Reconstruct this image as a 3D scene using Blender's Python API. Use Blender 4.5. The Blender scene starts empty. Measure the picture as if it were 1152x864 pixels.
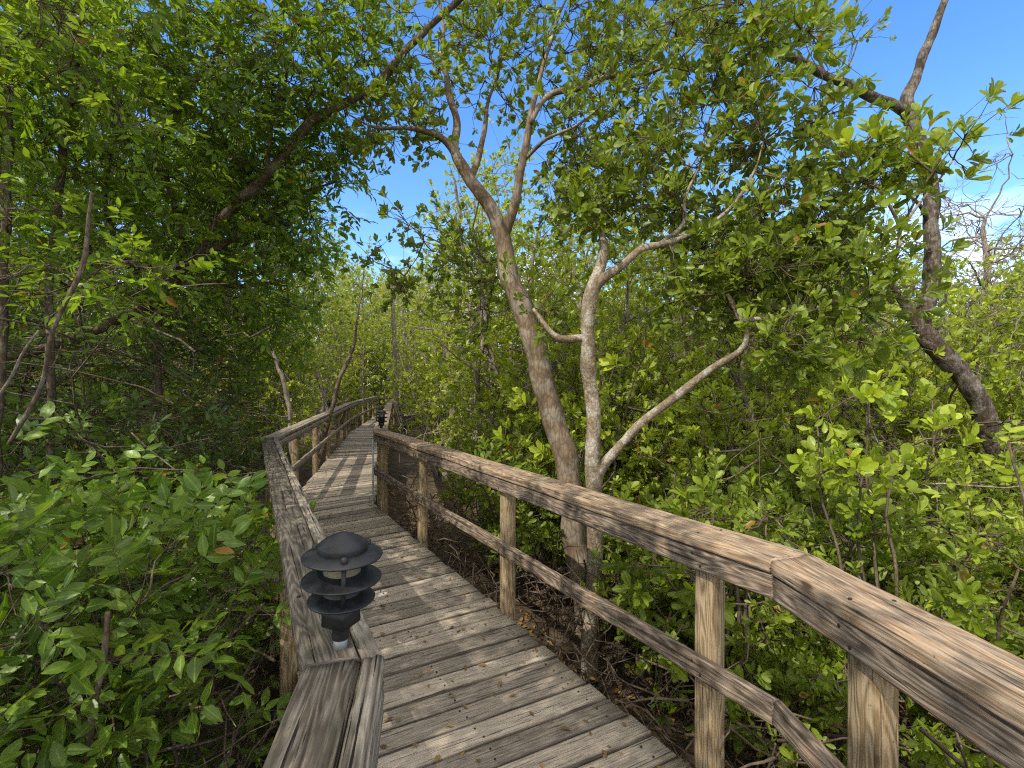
import bpy, math, random
import numpy as np
from mathutils import Vector

SEED = 11
rng = np.random.default_rng(SEED)
random.seed(SEED)
S = bpy.context.scene
COL = S.collection
R = math.radians
GROUND = -0.70
EYE = 1.63
FPX = 540.0            # focal length in photo pixels (photo 1152 wide)


def at(px, py, Y):
    """authoring helper: the point at distance Y in front of the standing point, seen at (px, py) in the photo"""
    return np.array([(px - 576.0) / FPX * Y, Y, EYE - (py - 432.0) / FPX * Y])


# ------------------------------------------------------------------ objects
def tag(o, label=None, cat=None, group=None, kind=None):
    if label: o['label'] = label
    if cat: o['category'] = cat
    if group: o['group'] = group
    if kind: o['kind'] = kind
    return o


def empty(name, loc=(0, 0, 0)):
    o = bpy.data.objects.new(name, None)
    o.empty_display_size = 0.2
    COL.objects.link(o)
    o.location = loc
    return o


def copy_tree(o, parent=None):
    c = o.copy()
    COL.objects.link(c)
    if parent is not None:
        c.parent = parent
    for ch in list(o.children):
        copy_tree(ch, c)
    return c


class MB:
    """collects vertex / face / uv blocks and links them as ONE mesh object"""
    def __init__(self):
        self.v, self.f, self.uv, self.n, self.chk = [], [], [], 0, {}

    def add(self, verts, faces, uv=None):
        """verts (N,3); faces = list of index arrays (M,k); uv = matching list of (M,k,2)"""
        for i, f in enumerate(faces):
            f = np.asarray(f, dtype=np.int64)
            self.f.append(f + self.n)
            if uv is None:
                self.uv.append(np.zeros(f.shape + (2,)))
            else:
                self.uv.append(np.asarray(uv[i], dtype=float))
        self.v.append(np.asarray(verts, dtype=float))
        self.n += len(verts)

    def build(self, name, mat, parent=None, smooth=False, origin=None):
        V = np.concatenate(self.v)
        if origin is not None:
            V = V - np.asarray(origin)
        loops = np.concatenate([f.ravel() for f in self.f]).astype(np.int32)
        tot = np.concatenate([np.full(len(f), f.shape[1]) for f in self.f]).astype(np.int32)
        start = np.concatenate([[0], np.cumsum(tot)[:-1]]).astype(np.int32)
        UV = np.concatenate([u.reshape(-1, 2) for u in self.uv])
        me = bpy.data.meshes.new(name)
        me.vertices.add(len(V)); me.vertices.foreach_set('co', V.astype(np.float32).ravel())
        me.loops.add(len(loops)); me.loops.foreach_set('vertex_index', loops)
        me.polygons.add(len(tot)); me.polygons.foreach_set('loop_start', start)
        me.polygons.foreach_set('loop_total', tot)
        if smooth:
            me.polygons.foreach_set('use_smooth', np.ones(len(tot), dtype=bool))
        me.update(calc_edges=True)
        ul = me.uv_layers.new(name='UVMap')
        ul.data.foreach_set('uv', UV.astype(np.float32).ravel())
        if self.chk:
            at_ = me.attributes.new('check', 'FLOAT', 'POINT')
            arr = np.zeros(len(V), dtype=np.float32)
            for k_, a_ in self.chk.items(): arr[k_:k_ + len(a_)] = a_
            at_.data.foreach_set('value', arr)
        me.materials.append(mat)
        me.validate()
        o = bpy.data.objects.new(name, me)
        COL.objects.link(o)
        if parent is not None:
            o.parent = parent
        return o


def unit(v):
    v = np.asarray(v, float)
    return v / np.maximum(np.linalg.norm(v, axis=-1, keepdims=True), 1e-9)


# ------------------------------------------------------------------ materials
def new_mat(name):
    m = bpy.data.materials.new(name)
    m.use_nodes = True
    nt = m.node_tree
    nt.nodes.clear()
    out = nt.nodes.new('ShaderNodeOutputMaterial')
    return m, nt, out


def N(nt, t, **kw):
    n = nt.nodes.new(t)
    for k, v in kw.items():
        if k.startswith('i_'):
            key = k[2:]
            n.inputs[int(key) if key.isdigit() else key.replace('_', ' ')].default_value = v
        else:
            setattr(n, k, v)
    return n


def ramp(nt, fac, stops, interp='LINEAR'):
    r = nt.nodes.new('ShaderNodeValToRGB')
    r.color_ramp.interpolation = interp
    els = r.color_ramp.elements
    while len(els) < len(stops):
        els.new(0.5)
    for e, (p, c) in zip(els, stops):
        e.position = p
        e.color = (c[0], c[1], c[2], 1) if len(c) == 3 else c
    nt.links.new(fac, r.inputs[0])
    return r.outputs[0]


def mixc(nt, fac, a, b, mode='MIX'):
    n = nt.nodes.new('ShaderNodeMix')
    n.data_type = 'RGBA'
    n.blend_type = mode
    for s, v in ((0, fac), (6, a), (7, b)):
        if hasattr(v, 'is_output'):
            nt.links.new(v, n.inputs[s])
        elif s == 0:
            n.inputs[0].default_value = v
        else:
            n.inputs[s].default_value = (v[0], v[1], v[2], 1)
    return n.outputs[2]


def math_n(nt, op, a, b=None, clamp=False):
    n = nt.nodes.new('ShaderNodeMath')
    n.operation = op
    n.use_clamp = clamp
    for i, v in enumerate((a, b)):
        if v is None: continue
        if hasattr(v, 'is_output'): nt.links.new(v, n.inputs[i])
        else: n.inputs[i].default_value = v
    return n.outputs[0]


def leaf_mat(name, cols, rough=0.42, trans=0.42, tint=(1.45, 1.45, 0.5), rib=0.35, spec=0.36):
    """cols: 4 base colours from the darkest to the yellowest leaf"""
    m, nt, out = new_mat(name)
    geo = N(nt, 'ShaderNodeNewGeometry')
    info = N(nt, 'ShaderNodeObjectInfo')
    noi = N(nt, 'ShaderNodeTexNoise', i_Scale=0.9, i_Detail=2.0)
    nt.links.new(geo.outputs['Position'], noi.inputs['Vector'])
    f = math_n(nt, 'MULTIPLY', geo.outputs['Random Per Island'], 0.62)
    f = math_n(nt, 'ADD', f, math_n(nt, 'MULTIPLY', math_n(nt, 'SUBTRACT', noi.outputs[0], 0.32), 0.8))
    f = math_n(nt, 'ADD', f, math_n(nt, 'MULTIPLY', math_n(nt, 'SUBTRACT', info.outputs['Random'], 0.5), 0.22), True)
    base = ramp(nt, f, [(0.0, cols[0]), (0.4, cols[1]), (0.78, cols[2]), (0.99, cols[3])])
    # midrib and cross veins from the leaf's own uv
    uv = N(nt, 'ShaderNodeUVMap')
    sep = N(nt, 'ShaderNodeSeparateXYZ')
    nt.links.new(uv.outputs[0], sep.inputs[0])
    d = math_n(nt, 'ABSOLUTE', math_n(nt, 'SUBTRACT', sep.outputs[1], 0.5))
    ribm = math_n(nt, 'SUBTRACT', 1.0, math_n(nt, 'MULTIPLY', d, 16.0), True)
    base = mixc(nt, math_n(nt, 'MULTIPLY', ribm, rib), base, (cols[3][0] * 1.1, cols[3][1] * 1.1, cols[3][2] * 1.2))
    # blotches inside a leaf
    n2 = N(nt, 'ShaderNodeTexNoise', i_Scale=38.0, i_Detail=3.0)
    nt.links.new(geo.outputs['Position'], n2.inputs['Vector'])
    base = mixc(nt, ramp(nt, n2.outputs[0], [(0.35, (0, 0, 0)), (0.7, (0.5, 0.5, 0.5))]), base,
                (cols[0][0], cols[0][1], cols[0][2]))
    # a few browning leaves
    old = math_n(nt, 'GREATER_THAN', geo.outputs['Random Per Island'], 0.988)
    base = mixc(nt, old, base, (0.28, 0.15, 0.03))
    under = mixc(nt, 0.3, base, (0.17, 0.2, 0.075))
    colr = mixc(nt, geo.outputs['Backfacing'], base, under)
    p = N(nt, 'ShaderNodeBsdfPrincipled', i_Roughness=rough)
    p.inputs['Specular IOR Level'].default_value = spec
    nt.links.new(colr, p.inputs['Base Color'])
    wob = N(nt, 'ShaderNodeTexNoise', i_Scale=60.0, i_Detail=1.0)
    nt.links.new(geo.outputs['Position'], wob.inputs['Vector'])
    bump = N(nt, 'ShaderNodeBump', i_Strength=0.25, i_Distance=0.006)
    nt.links.new(wob.outputs[0], bump.inputs['Height'])
    nt.links.new(bump.outputs[0], p.inputs['Normal'])
    t = N(nt, 'ShaderNodeBsdfTranslucent')
    nt.links.new(mixc(nt, 1.0, colr, tint, 'MULTIPLY'), t.inputs['Color'])
    mx = N(nt, 'ShaderNodeMixShader')
    mx.inputs[0].default_value = trans
    nt.links.new(p.outputs[0], mx.inputs[1])
    nt.links.new(t.outputs[0], mx.inputs[2])
    nt.links.new(mx.outputs[0], out.inputs[0])
    return m


def bark_mat(name, dark, mid, light, scale=9.0, lichen=0.0, bump=0.5, stretch=0.35):
    m, nt, out = new_mat(name)
    tc = N(nt, 'ShaderNodeTexCoord')
    mp = N(nt, 'ShaderNodeMapping')
    mp.inputs['Scale'].default_value = (1, 1, stretch)
    nt.links.new(tc.outputs['Object'], mp.inputs['Vector'])
    n1 = N(nt, 'ShaderNodeTexNoise', i_Scale=scale, i_Detail=6.0, i_Roughness=0.65)
    n2 = N(nt, 'ShaderNodeTexNoise', i_Scale=scale * 5, i_Detail=4.0, i_Roughness=0.7)
    n3 = N(nt, 'ShaderNodeTexNoise', i_Scale=scale * 0.9, i_Detail=3.0)
    vo = N(nt, 'ShaderNodeTexVoronoi', i_Scale=scale * 4.0, feature='DISTANCE_TO_EDGE')
    for n in (n1, n2, vo): nt.links.new(mp.outputs[0], n.inputs['Vector'])
    nt.links.new(tc.outputs['Object'], n3.inputs['Vector'])
    c = ramp(nt, n1.outputs[0], [(0.3, dark), (0.52, mid), (0.72, light)])
    c = mixc(nt, ramp(nt, n2.outputs[0], [(0.35, (0.8, 0.8, 0.8)), (0.6, (0, 0, 0))]), c, dark)
    if lichen > 0:
        lm = ramp(nt, n3.outputs[0], [(0.5, (0, 0, 0)), (0.58, (lichen, lichen, lichen))])
        c = mixc(nt, lm, c, (0.5, 0.48, 0.42))
    crack = ramp(nt, vo.outputs[0], [(0.0, (0.55, 0.55, 0.55)), (0.12, (0, 0, 0))])
    c = mixc(nt, crack, c, (dark[0] * 0.6, dark[1] * 0.6, dark[2] * 0.6))
    p = N(nt, 'ShaderNodeBsdfPrincipled', i_Roughness=0.88)
    p.inputs['Specular IOR Level'].default_value = 0.2
    nt.links.new(c, p.inputs['Base Color'])
    h = math_n(nt, 'ADD', math_n(nt, 'MULTIPLY', n1.outputs[0], 0.6), math_n(nt, 'MULTIPLY', n2.outputs[0], 0.6))
    h = math_n(nt, 'ADD', h, math_n(nt, 'MULTIPLY', vo.outputs[0], 0.5))
    b = N(nt, 'ShaderNodeBump', i_Strength=bump, i_Distance=0.02)
    nt.links.new(h, b.inputs['Height'])
    nt.links.new(b.outputs[0], p.inputs['Normal'])
    nt.links.new(p.outputs[0], out.inputs[0])
    return m


def wood_mat(name, dark, mid, light, warm=None, warm_amt=0.0, grime=0.5, crack=1.0, moss=0.0, streak=1.0):
    """weathered timber; uv = (metres along the grain, metres around the section)"""
    m, nt, out = new_mat(name)
    uv = N(nt, 'ShaderNodeUVMap')
    geo = N(nt, 'ShaderNodeNewGeometry')
    isl = geo.outputs['Random Per Island']

    def tex(su, sv, detail=5.0, rough=0.6, dist=0.0):
        mp = N(nt, 'ShaderNodeMapping')
        mp.inputs['Scale'].default_value = (su, sv, 1)
        nt.links.new(uv.outputs[0], mp.inputs['Vector'])
        n = N(nt, 'ShaderNodeTexNoise', i_Scale=1.0, i_Detail=detail, i_Roughness=rough, i_Distortion=dist)
        nt.links.new(mp.outputs[0], n.inputs['Vector'])
        return n.outputs[0]
    # cathedral growth rings: a band pattern bent by a slow noise
    slow = tex(1.3, 10.0, 2.0)
    fine = tex(9.0, 240.0, 3.0, 0.7)
    grain = tex(4.2, 80.0, 6.0, 0.74, 0.25)
    blot = tex(6.0, 26.0, 6.0, 0.7)
    spot = tex(55.0, 75.0, 3.0, 0.6)
    crk = tex(2.6, 95.0, 3.0, 0.55)
    ring = math_n(nt, 'SINE', math_n(nt, 'MULTIPLY', slow, 95.0))
    ring = math_n(nt, 'ADD', math_n(nt, 'MULTIPLY', ring, 0.5), 0.5)
    g = math_n(nt, 'ADD', math_n(nt, 'MULTIPLY', grain, 0.66), math_n(nt, 'MULTIPLY', ring, 0.2 * streak))
    g = math_n(nt, 'ADD', g, math_n(nt, 'MULTIPLY', math_n(nt, 'SUBTRACT', fine, 0.5), 0.6))
    g = math_n(nt, 'ADD', g, math_n(nt, 'MULTIPLY', math_n(nt, 'SUBTRACT', isl, 0.5), 0.16))
    c = ramp(nt, g, [(0.26, dark), (0.47, mid), (0.68, light)])
    if warm is not None:
        wm = ramp(nt, math_n(nt, 'ADD', blot, math_n(nt, 'MULTIPLY', math_n(nt, 'SUBTRACT', isl, 0.5), 0.35)),
                  [(0.38, (0, 0, 0)), (0.66, (warm_amt,) * 3)])
        c = mixc(nt, wm, c, mixc(nt, 0.65, c, warm, 'MIX'))
    # per-board tone
    tone = ramp(nt, isl, [(0.0, (0.5, 0.47, 0.43)), (0.22, (1.0, 0.97, 0.93)), (0.45, (0.7, 0.69, 0.67)), (0.72, (1.1, 1.07, 1.01)), (1.0, (1.3, 1.27, 1.2))])
    c = mixc(nt, 0.85, c, tone, 'MULTIPLY')
    gr = ramp(nt, blot, [(0.34, (grime,) * 3), (0.56, (0, 0, 0))])
    c = mixc(nt, gr, c, (dark[0] * 0.55, dark[1] * 0.52, dark[2] * 0.5))
    sp = ramp(nt, spot, [(0.27, (0.8, 0.8, 0.8)), (0.34, (0, 0, 0))])
    c = mixc(nt, sp, c, (0.03, 0.025, 0.02))
    ck = ramp(nt, crk, [(0.345, (crack,) * 3), (0.385, (0, 0, 0))])
    c = mixc(nt, ck, c, (0.018, 0.014, 0.011))
    # knots
    mpk = N(nt, 'ShaderNodeMapping'); mpk.inputs['Scale'].default_value = (2.4, 7.0, 1)
    nt.links.new(uv.outputs[0], mpk.inputs['Vector'])
    vk = N(nt, 'ShaderNodeTexVoronoi', i_Scale=1.0)
    nt.links.new(mpk.outputs[0], vk.inputs['Vector'])
    kd = math_n(nt, 'ADD', vk.outputs['Distance'], math_n(nt, 'MULTIPLY', math_n(nt, 'SUBTRACT', grain, .5), .08))
    kn = ramp(nt, kd, [(0.05, (0.85,) * 3), (0.085, (0.35,) * 3), (0.16, (0, 0, 0))])
    c = mixc(nt, kn, c, (0.06, 0.034, 0.018))
    # depth of the checks, stored on the mesh
    ga = N(nt, 'ShaderNodeAttribute', attribute_name='check')
    c = mixc(nt, ga.outputs['Fac'], c, (0.012, 0.009, 0.007))
    # nail heads carry their own uv range
    sx = N(nt, 'ShaderNodeSeparateXYZ'); nt.links.new(uv.outputs[0], sx.inputs[0])
    c = mixc(nt, math_n(nt, 'LESS_THAN', sx.outputs[0], -50.0), c, (0.035, 0.022, 0.016))
    if moss > 0:
        ms = ramp(nt, tex(7.0, 9.0, 4.0), [(0.52, (0, 0, 0)), (0.72, (moss,) * 3)])
        c = mixc(nt, ms, c, (0.13, 0.17, 0.07))
    p = N(nt, 'ShaderNodeBsdfPrincipled', i_Roughness=0.85)
    p.inputs['Specular IOR Level'].default_value = 0.18
    nt.links.new(c, p.inputs['Base Color'])
    h = math_n(nt, 'ADD', g, math_n(nt, 'MULTIPLY', fine, 0.3))
    cks = N(nt, 'ShaderNodeRGBToBW'); nt.links.new(ck, cks.inputs[0])
    h = math_n(nt, 'SUBTRACT', h, math_n(nt, 'MULTIPLY', cks.outputs[0], 1.6))
    b = N(nt, 'ShaderNodeBump', i_Strength=0.75, i_Distance=0.004)
    nt.links.new(h, b.inputs['Height'])
    nt.links.new(b.outputs[0], p.inputs['Normal'])
    nt.links.new(p.outputs[0], out.inputs[0])
    return m


def plain_mat(name, col, rough=0.5, spec=0.4, noise=0.0, col2=None, scale=20.0, bump=0.0, metallic=0.0):
    m, nt, out = new_mat(name)
    p = N(nt, 'ShaderNodeBsdfPrincipled', i_Roughness=rough, i_Metallic=metallic)
    p.inputs['Specular IOR Level'].default_value = spec
    tc = N(nt, 'ShaderNodeTexCoord')
    n = N(nt, 'ShaderNodeTexNoise', i_Scale=scale, i_Detail=6.0, i_Roughness=0.65)
    nt.links.new(tc.outputs['Object'], n.inputs['Vector'])
    c = ramp(nt, n.outputs[0], [(0.4, col), (0.75, col2 or col)])
    nt.links.new(c, p.inputs['Base Color'])
    rr = ramp(nt, n.outputs[0], [(0.3, (rough * 0.8,) * 3), (0.7, (min(1, rough * 1.25),) * 3)])
    nt.links.new(rr, p.inputs['Roughness'])
    if bump:
        b = N(nt, 'ShaderNodeBump', i_Strength=bump, i_Distance=0.01)
        nt.links.new(n.outputs[0], b.inputs['Height'])
        nt.links.new(b.outputs[0], p.inputs['Normal'])
    nt.links.new(p.outputs[0], out.inputs[0])
    return m


M = {}
M['leaf_mangrove'] = leaf_mat('mangrove leaf', [(0.078, 0.117, 0.011), (0.175, 0.246, 0.021), (0.302, 0.381, 0.034), (0.519, 0.554, 0.056)])
M['leaf_bright'] = leaf_mat('sunlit mangrove leaf', [(0.162, 0.214, 0.018), (0.325, 0.407, 0.034), (0.501, 0.564, 0.053), (0.62, 0.62, 0.096)])  # mangrove leaf lightened, with sunlight put into its colours
M['leaf_left'] = leaf_mat('elliptic leaf', [(0.06, 0.117, 0.008), (0.139, 0.24, 0.014), (0.253, 0.381, 0.022), (0.459, 0.566, 0.032)], trans=0.54)
M['leaf_shrub'] = leaf_mat('shrub leaf', [(0.063, 0.116, 0.015), (0.125, 0.221, 0.025), (0.217, 0.325, 0.039), (0.376, 0.476, 0.06)], rough=0.36, rib=0.5)
M['leaf_lime'] = leaf_mat('young lime leaf', [(0.18, 0.259, 0.019), (0.318, 0.41, 0.031), (0.445, 0.518, 0.053), (0.562, 0.594, 0.081)], rough=0.36, rib=0.3)
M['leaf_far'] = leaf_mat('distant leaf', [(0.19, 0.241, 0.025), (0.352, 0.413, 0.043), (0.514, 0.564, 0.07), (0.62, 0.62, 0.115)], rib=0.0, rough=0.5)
M['leaf_dim'] = leaf_mat('shade leaf', [(0.022, 0.05, 0.01), (0.055, 0.11, 0.018), (0.11, 0.18, 0.028), (0.24, 0.33, 0.05)], trans=0.35)  # leaf colours darkened to carry the shade of the left thicket
M['leaf_dry'] = leaf_mat('fallen leaf', [(0.09, 0.05, 0.02), (0.2, 0.11, 0.04), (0.34, 0.22, 0.06), (0.36, 0.33, 0.06)], trans=0.1, rough=0.7)
M['bark_red'] = bark_mat('reddish smooth bark', (0.095, 0.066, 0.042), (0.195, 0.143, 0.093), (0.31, 0.24, 0.165), 6.0, 0.22, 0.35)
M['bark_white'] = bark_mat('pale blotched bark', (0.12, 0.088, 0.056), (0.26, 0.208, 0.145), (0.4, 0.345, 0.265), 9.0, 0.45, 0.6, 0.8)
M['bark_grey'] = bark_mat('furrowed grey bark', (0.035, 0.026, 0.02), (0.105, 0.08, 0.06), (0.22, 0.18, 0.145), 10.0, 0.2, 1.0, 0.25)
M['bark_brown'] = bark_mat('brown bark', (0.065, 0.046, 0.032), (0.165, 0.12, 0.083), (0.29, 0.225, 0.165), 9.0, 0.15, 0.6)
M['twig'] = bark_mat('twig bark', (0.06, 0.045, 0.03), (0.14, 0.105, 0.075), (0.26, 0.21, 0.16), 14.0, 0.0, 0.3)
M['twig_pale'] = bark_mat('pale dry twig', (0.13, 0.1, 0.075), (0.26, 0.215, 0.17), (0.4, 0.36, 0.31), 14.0, 0.2, 0.3)
M['deck'] = wood_mat('weathered deck board', (0.17, 0.145, 0.12), (0.41, 0.365, 0.31), (0.6, 0.55, 0.485), warm=(0.3, 0.21, 0.13), warm_amt=0.25, grime=0.35, moss=0.15, streak=.35, crack=.75)
M['rail_grey'] = wood_mat('silvered rail board', (0.14, 0.12, 0.092), (0.34, 0.3, 0.245), (0.47, 0.43, 0.36), warm=(0.27, 0.22, 0.14), warm_amt=0.3, grime=0.5, moss=0.14)
M['rail_brown'] = wood_mat('brown weathered rail', (0.09, 0.07, 0.054), (0.255, 0.213, 0.17), (0.45, 0.392, 0.325), warm=(0.4, 0.23, 0.1), warm_amt=0.55, grime=0.45, crack=.75)
M['post'] = wood_mat('treated post', (0.15, 0.108, 0.06), (0.3, 0.235, 0.145), (0.44, 0.365, 0.25), warm=(0.36, 0.22, 0.1), warm_amt=0.5, grime=0.4, crack=0.6, streak=1.9)
M['lamp'] = plain_mat('black powder coat', (0.010, 0.0105, 0.012), 0.5, 0.4, col2=(0.024, 0.025, 0.028), scale=30.0, bump=0.06)
M['lens'] = plain_mat('frosted lens', (0.22, 0.2, 0.14), 0.3, 0.5, col2=(0.15, 0.13, 0.09), scale=14.0)
M['pvc'] = plain_mat('grey white pipe', (0.36, 0.39, 0.42), 0.4, 0.4, col2=(0.24, 0.25, 0.27), scale=25.0)


# ------------------------------------------------------------------ tubes, limbs
def tube(mb, pts, rad, sides=6, lump=0.0, cap=False):
    pts = np.asarray(pts, float); rad = np.asarray(rad, float)
    n = len(pts)
    t = np.empty_like(pts)
    t[1:-1] = pts[2:] - pts[:-2]; t[0] = pts[1] - pts[0]; t[-1] = pts[-1] - pts[-2]
    t = unit(t)
    ref = np.array([0.0, 0.0, 1.0]) if abs(t[0, 2]) < 0.8 else np.array([1.0, 0.0, 0.0])
    u = np.empty_like(pts)
    prev = ref
    for i in range(n):
        a = prev - t[i] * prev.dot(t[i])
        l = math.sqrt(a.dot(a))
        if l < 1e-6:
            a = np.array([t[i, 1], -t[i, 0], 0.01]); l = math.sqrt(a.dot(a))
        prev = a / l
        u[i] = prev
    w = np.cross(t, u)
    ang = np.linspace(0, 2 * math.pi, sides, endpoint=False)
    rr = rad[:, None] * np.ones((n, sides))
    if lump:
        ph = rng.uniform(0, 6.28, 4)
        s = np.arange(n)[:, None]
        rr = rr * (1 + lump * (0.6 * np.sin(2 * ang[None] + ph[0] + s * 0.31) + 0.5 * np.sin(3 * ang[None] + ph[1] - s * 0.23)
                               + 0.6 * np.sin(s * 0.8 + ph[2]) + 0.5 * rng.normal(0, 0.5, (n, sides))))
    V = pts[:, None] + rr[..., None] * (np.cos(ang)[None, :, None] * u[:, None] + np.sin(ang)[None, :, None] * w[:, None])
    i = np.arange(n - 1)[:, None] * sides
    j = np.arange(sides)[None]
    j2 = (j + 1) % sides
    F = np.stack([i + j, i + j2, i + sides + j2, i + sides + j], -1).reshape(-1, 4)
    faces = [F]
    if cap:
        faces += [np.arange(sides)[None, ::-1], (np.arange(sides) + (n - 1) * sides)[None]]
    mb.add(V.reshape(-1, 3), faces)


def smooth_path(ctrl, step=0.05):
    """Catmull-Rom through rows (x, y, z, r)"""
    c = np.asarray(ctrl, float)
    c = np.vstack([2 * c[0] - c[1], c, 2 * c[-1] - c[-2]])
    out = []
    for k in range(1, len(c) - 2):
        p0, p1, p2, p3 = c[k - 1], c[k], c[k + 1], c[k + 2]
        m = max(2, int(np.linalg.norm(p2[:3] - p1[:3]) / step))
        s = np.linspace(0, 1, m, endpoint=False)[:, None]
        out.append(0.5 * (2 * p1 + (p2 - p0) * s + (2 * p0 - 5 * p1 + 4 * p2 - p3) * s ** 2 + (3 * p1 - p0 - 3 * p2 + p3) * s ** 3))
    out.append(c[-2][None])
    o = np.concatenate(out)
    o[:, 3] = np.maximum(o[:, 3], 0.002)
    return o


def limb(mb, ctrl, sides=10, step=0.05, lump=0.06, wobble=0.012, cap=True):
    p = smooth_path(ctrl, step)
    ph = rng.uniform(0, 6.28, 6)
    s = np.arange(len(p)) * step
    amp = wobble * np.minimum(1, s / 0.3)
    p[:, 0] += amp * np.sin(s * 5.3 + ph[0]) + 0.5 * amp * np.sin(s * 13.0 + ph[1])
    p[:, 1] += amp * np.sin(s * 4.7 + ph[2]) + 0.5 * amp * np.sin(s * 11.0 + ph[3])
    tube(mb, p[:, :3], p[:, 3], sides, lump, cap)
    return p


# ------------------------------------------------------------------ leaves
def leaf_template(kind):
    """verts (V,3) in (along, across, up), face index list, uv = (along, across + .5)"""
    if kind == 'simple':       # two quads with a fold, obovate
        v = np.array([[0, 0, 0], [.38, .17, .035], [.74, .2, .03], [1, 0, -.05], [.74, -.2, .03], [.38, -.17, .035]])
        f = [np.array([[0, 3, 2, 1], [0, 5, 4, 3]])]
    elif kind == 'far':
        v = np.array([[0, 0, 0], [.58, .2, .03], [1, 0, -.04], [.58, -.2, .03]])
        f = [np.array([[0, 2, 1], [0, 3, 2]])]
    else:
        if kind == 'obovate':
            prof = [(.0, .0), (.16, .055), (.42, .15), (.68, .205), (.86, .175), (.96, .09), (1.0, 0)]
        elif kind == 'round':
            prof = [(.0, .0), (.12, .1), (.35, .225), (.6, .28), (.82, .22), (.95, .11), (1.0, 0)]
        else:   # pointed ellipse
            prof = [(.0, .0), (.12, .085), (.32, .17), (.54, .185), (.76, .125), (.92, .045), (1.0, 0)]
        v = [[0, 0, 0]]
        for k, (x, w) in enumerate(prof[1:-1]):
            bend = -0.16 * x * x
            wav = 0.018 * (1 if k % 2 else -1)
            v += [[x, w, bend + .3 * w + wav], [x, 0, bend], [x, -w, bend + .3 * w - wav]]
        v.append([1, 0, -0.17])
        v = np.array(v)
        q = []
        m = len(prof) - 2
        for k in range(m - 1):
            a = 1 + 3 * k
            q += [[a + 1, a + 4, a + 3, a], [a + 2, a + 5, a + 4, a + 1]]
        last = 1 + 3 * (m - 1)
        e = len(v) - 1
        f = [np.array(q), np.array([[0, 2, 1], [0, 3, 2], [last + 1, e, last], [last + 2, e, last + 1]])]
    uvv = np.stack([v[:, 0], v[:, 1] * 2.0 + 0.5], -1)
    return v, f, uvv


TEMPL = {k: leaf_template(k) for k in ('simple', 'far', 'obovate', 'round', 'ellipse')}


def add_leaves(mb, pos, axis, nrm, size, kind='simple', wid=1.0):
    v, faces, uvv = TEMPL[kind]
    pos = np.asarray(pos, float)
    n = len(pos)
    if n == 0: return
    a = unit(axis)
    nn = unit(nrm - a * np.sum(nrm * a, -1, keepdims=True))
    b = np.cross(nn, a)
    size = np.broadcast_to(np.asarray(size, float), (n,))
    w = wid * rng.uniform(0.85, 1.18, n)
    curl = rng.uniform(0.2, 1.8, n)
    V = (pos[:, None] + size[:, None, None] * (v[None, :, 0, None] * a[:, None]
         + (v[None, :, 1] * w[:, None])[..., None] * b[:, None] + (v[None, :, 2] * curl[:, None])[..., None] * nn[:, None]))
    k = len(v)
    off = (np.arange(n) * k)[:, None, None]
    F = [(f[None] + off).reshape(-1, f.shape[1]) for f in faces]
    U = [np.broadcast_to(uvv[f][None], (n,) + f.shape + (2,)).reshape(-1, f.shape[1], 2) for f in faces]
    mb.add(V.reshape(-1, 3), F, U)


def rnd_dir(n, up=0.0):
    d = rng.normal(size=(n, 3))
    d[:, 2] += up
    return unit(d)


def perp(t):
    r = rng.normal(size=t.shape)
    return unit(r - t * np.sum(r * t, -1, keepdims=True))


def rosettes(mb, tips, dirs, size, k=8, kind='simple', spread=(0.5, 1.25), wid=1.0, back=0.06):
    """whorls of leaves at twig ends"""
    m = len(tips)
    if m == 0: return
    t = unit(dirs)
    u = perp(t); w = np.cross(t, u)
    phi = np.arange(k)[None] * 2.399963 + rng.uniform(0, 6.28, (m, 1)) + rng.normal(0, 0.2, (m, k))
    th = rng.uniform(spread[0], spread[1], (m, k)) * (0.55 + 0.45 * np.arange(k)[None] / k)
    rad = np.cos(phi)[..., None] * u[:, None] + np.sin(phi)[..., None] * w[:, None]
    a = np.cos(th)[..., None] * t[:, None] + np.sin(th)[..., None] * rad
    nrm = np.sin(th)[..., None] * t[:, None] - np.cos(th)[..., None] * rad + rng.normal(0, 0.25, a.shape)
    pos = tips[:, None] - t[:, None] * (back * np.arange(k)[None, :, None] / k)
    sz = np.broadcast_to(np.asarray(size, float).reshape(-1, 1), (m, k)) * rng.uniform(0.6, 1.15, (m, k))
    a[..., 2] -= 0.12
    keep = rng.random(m * k) > 0.08
    add_leaves(mb, pos.reshape(-1, 3)[keep], a.reshape(-1, 3)[keep], nrm.reshape(-1, 3)[keep], sz.ravel()[keep], kind, wid)


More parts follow.
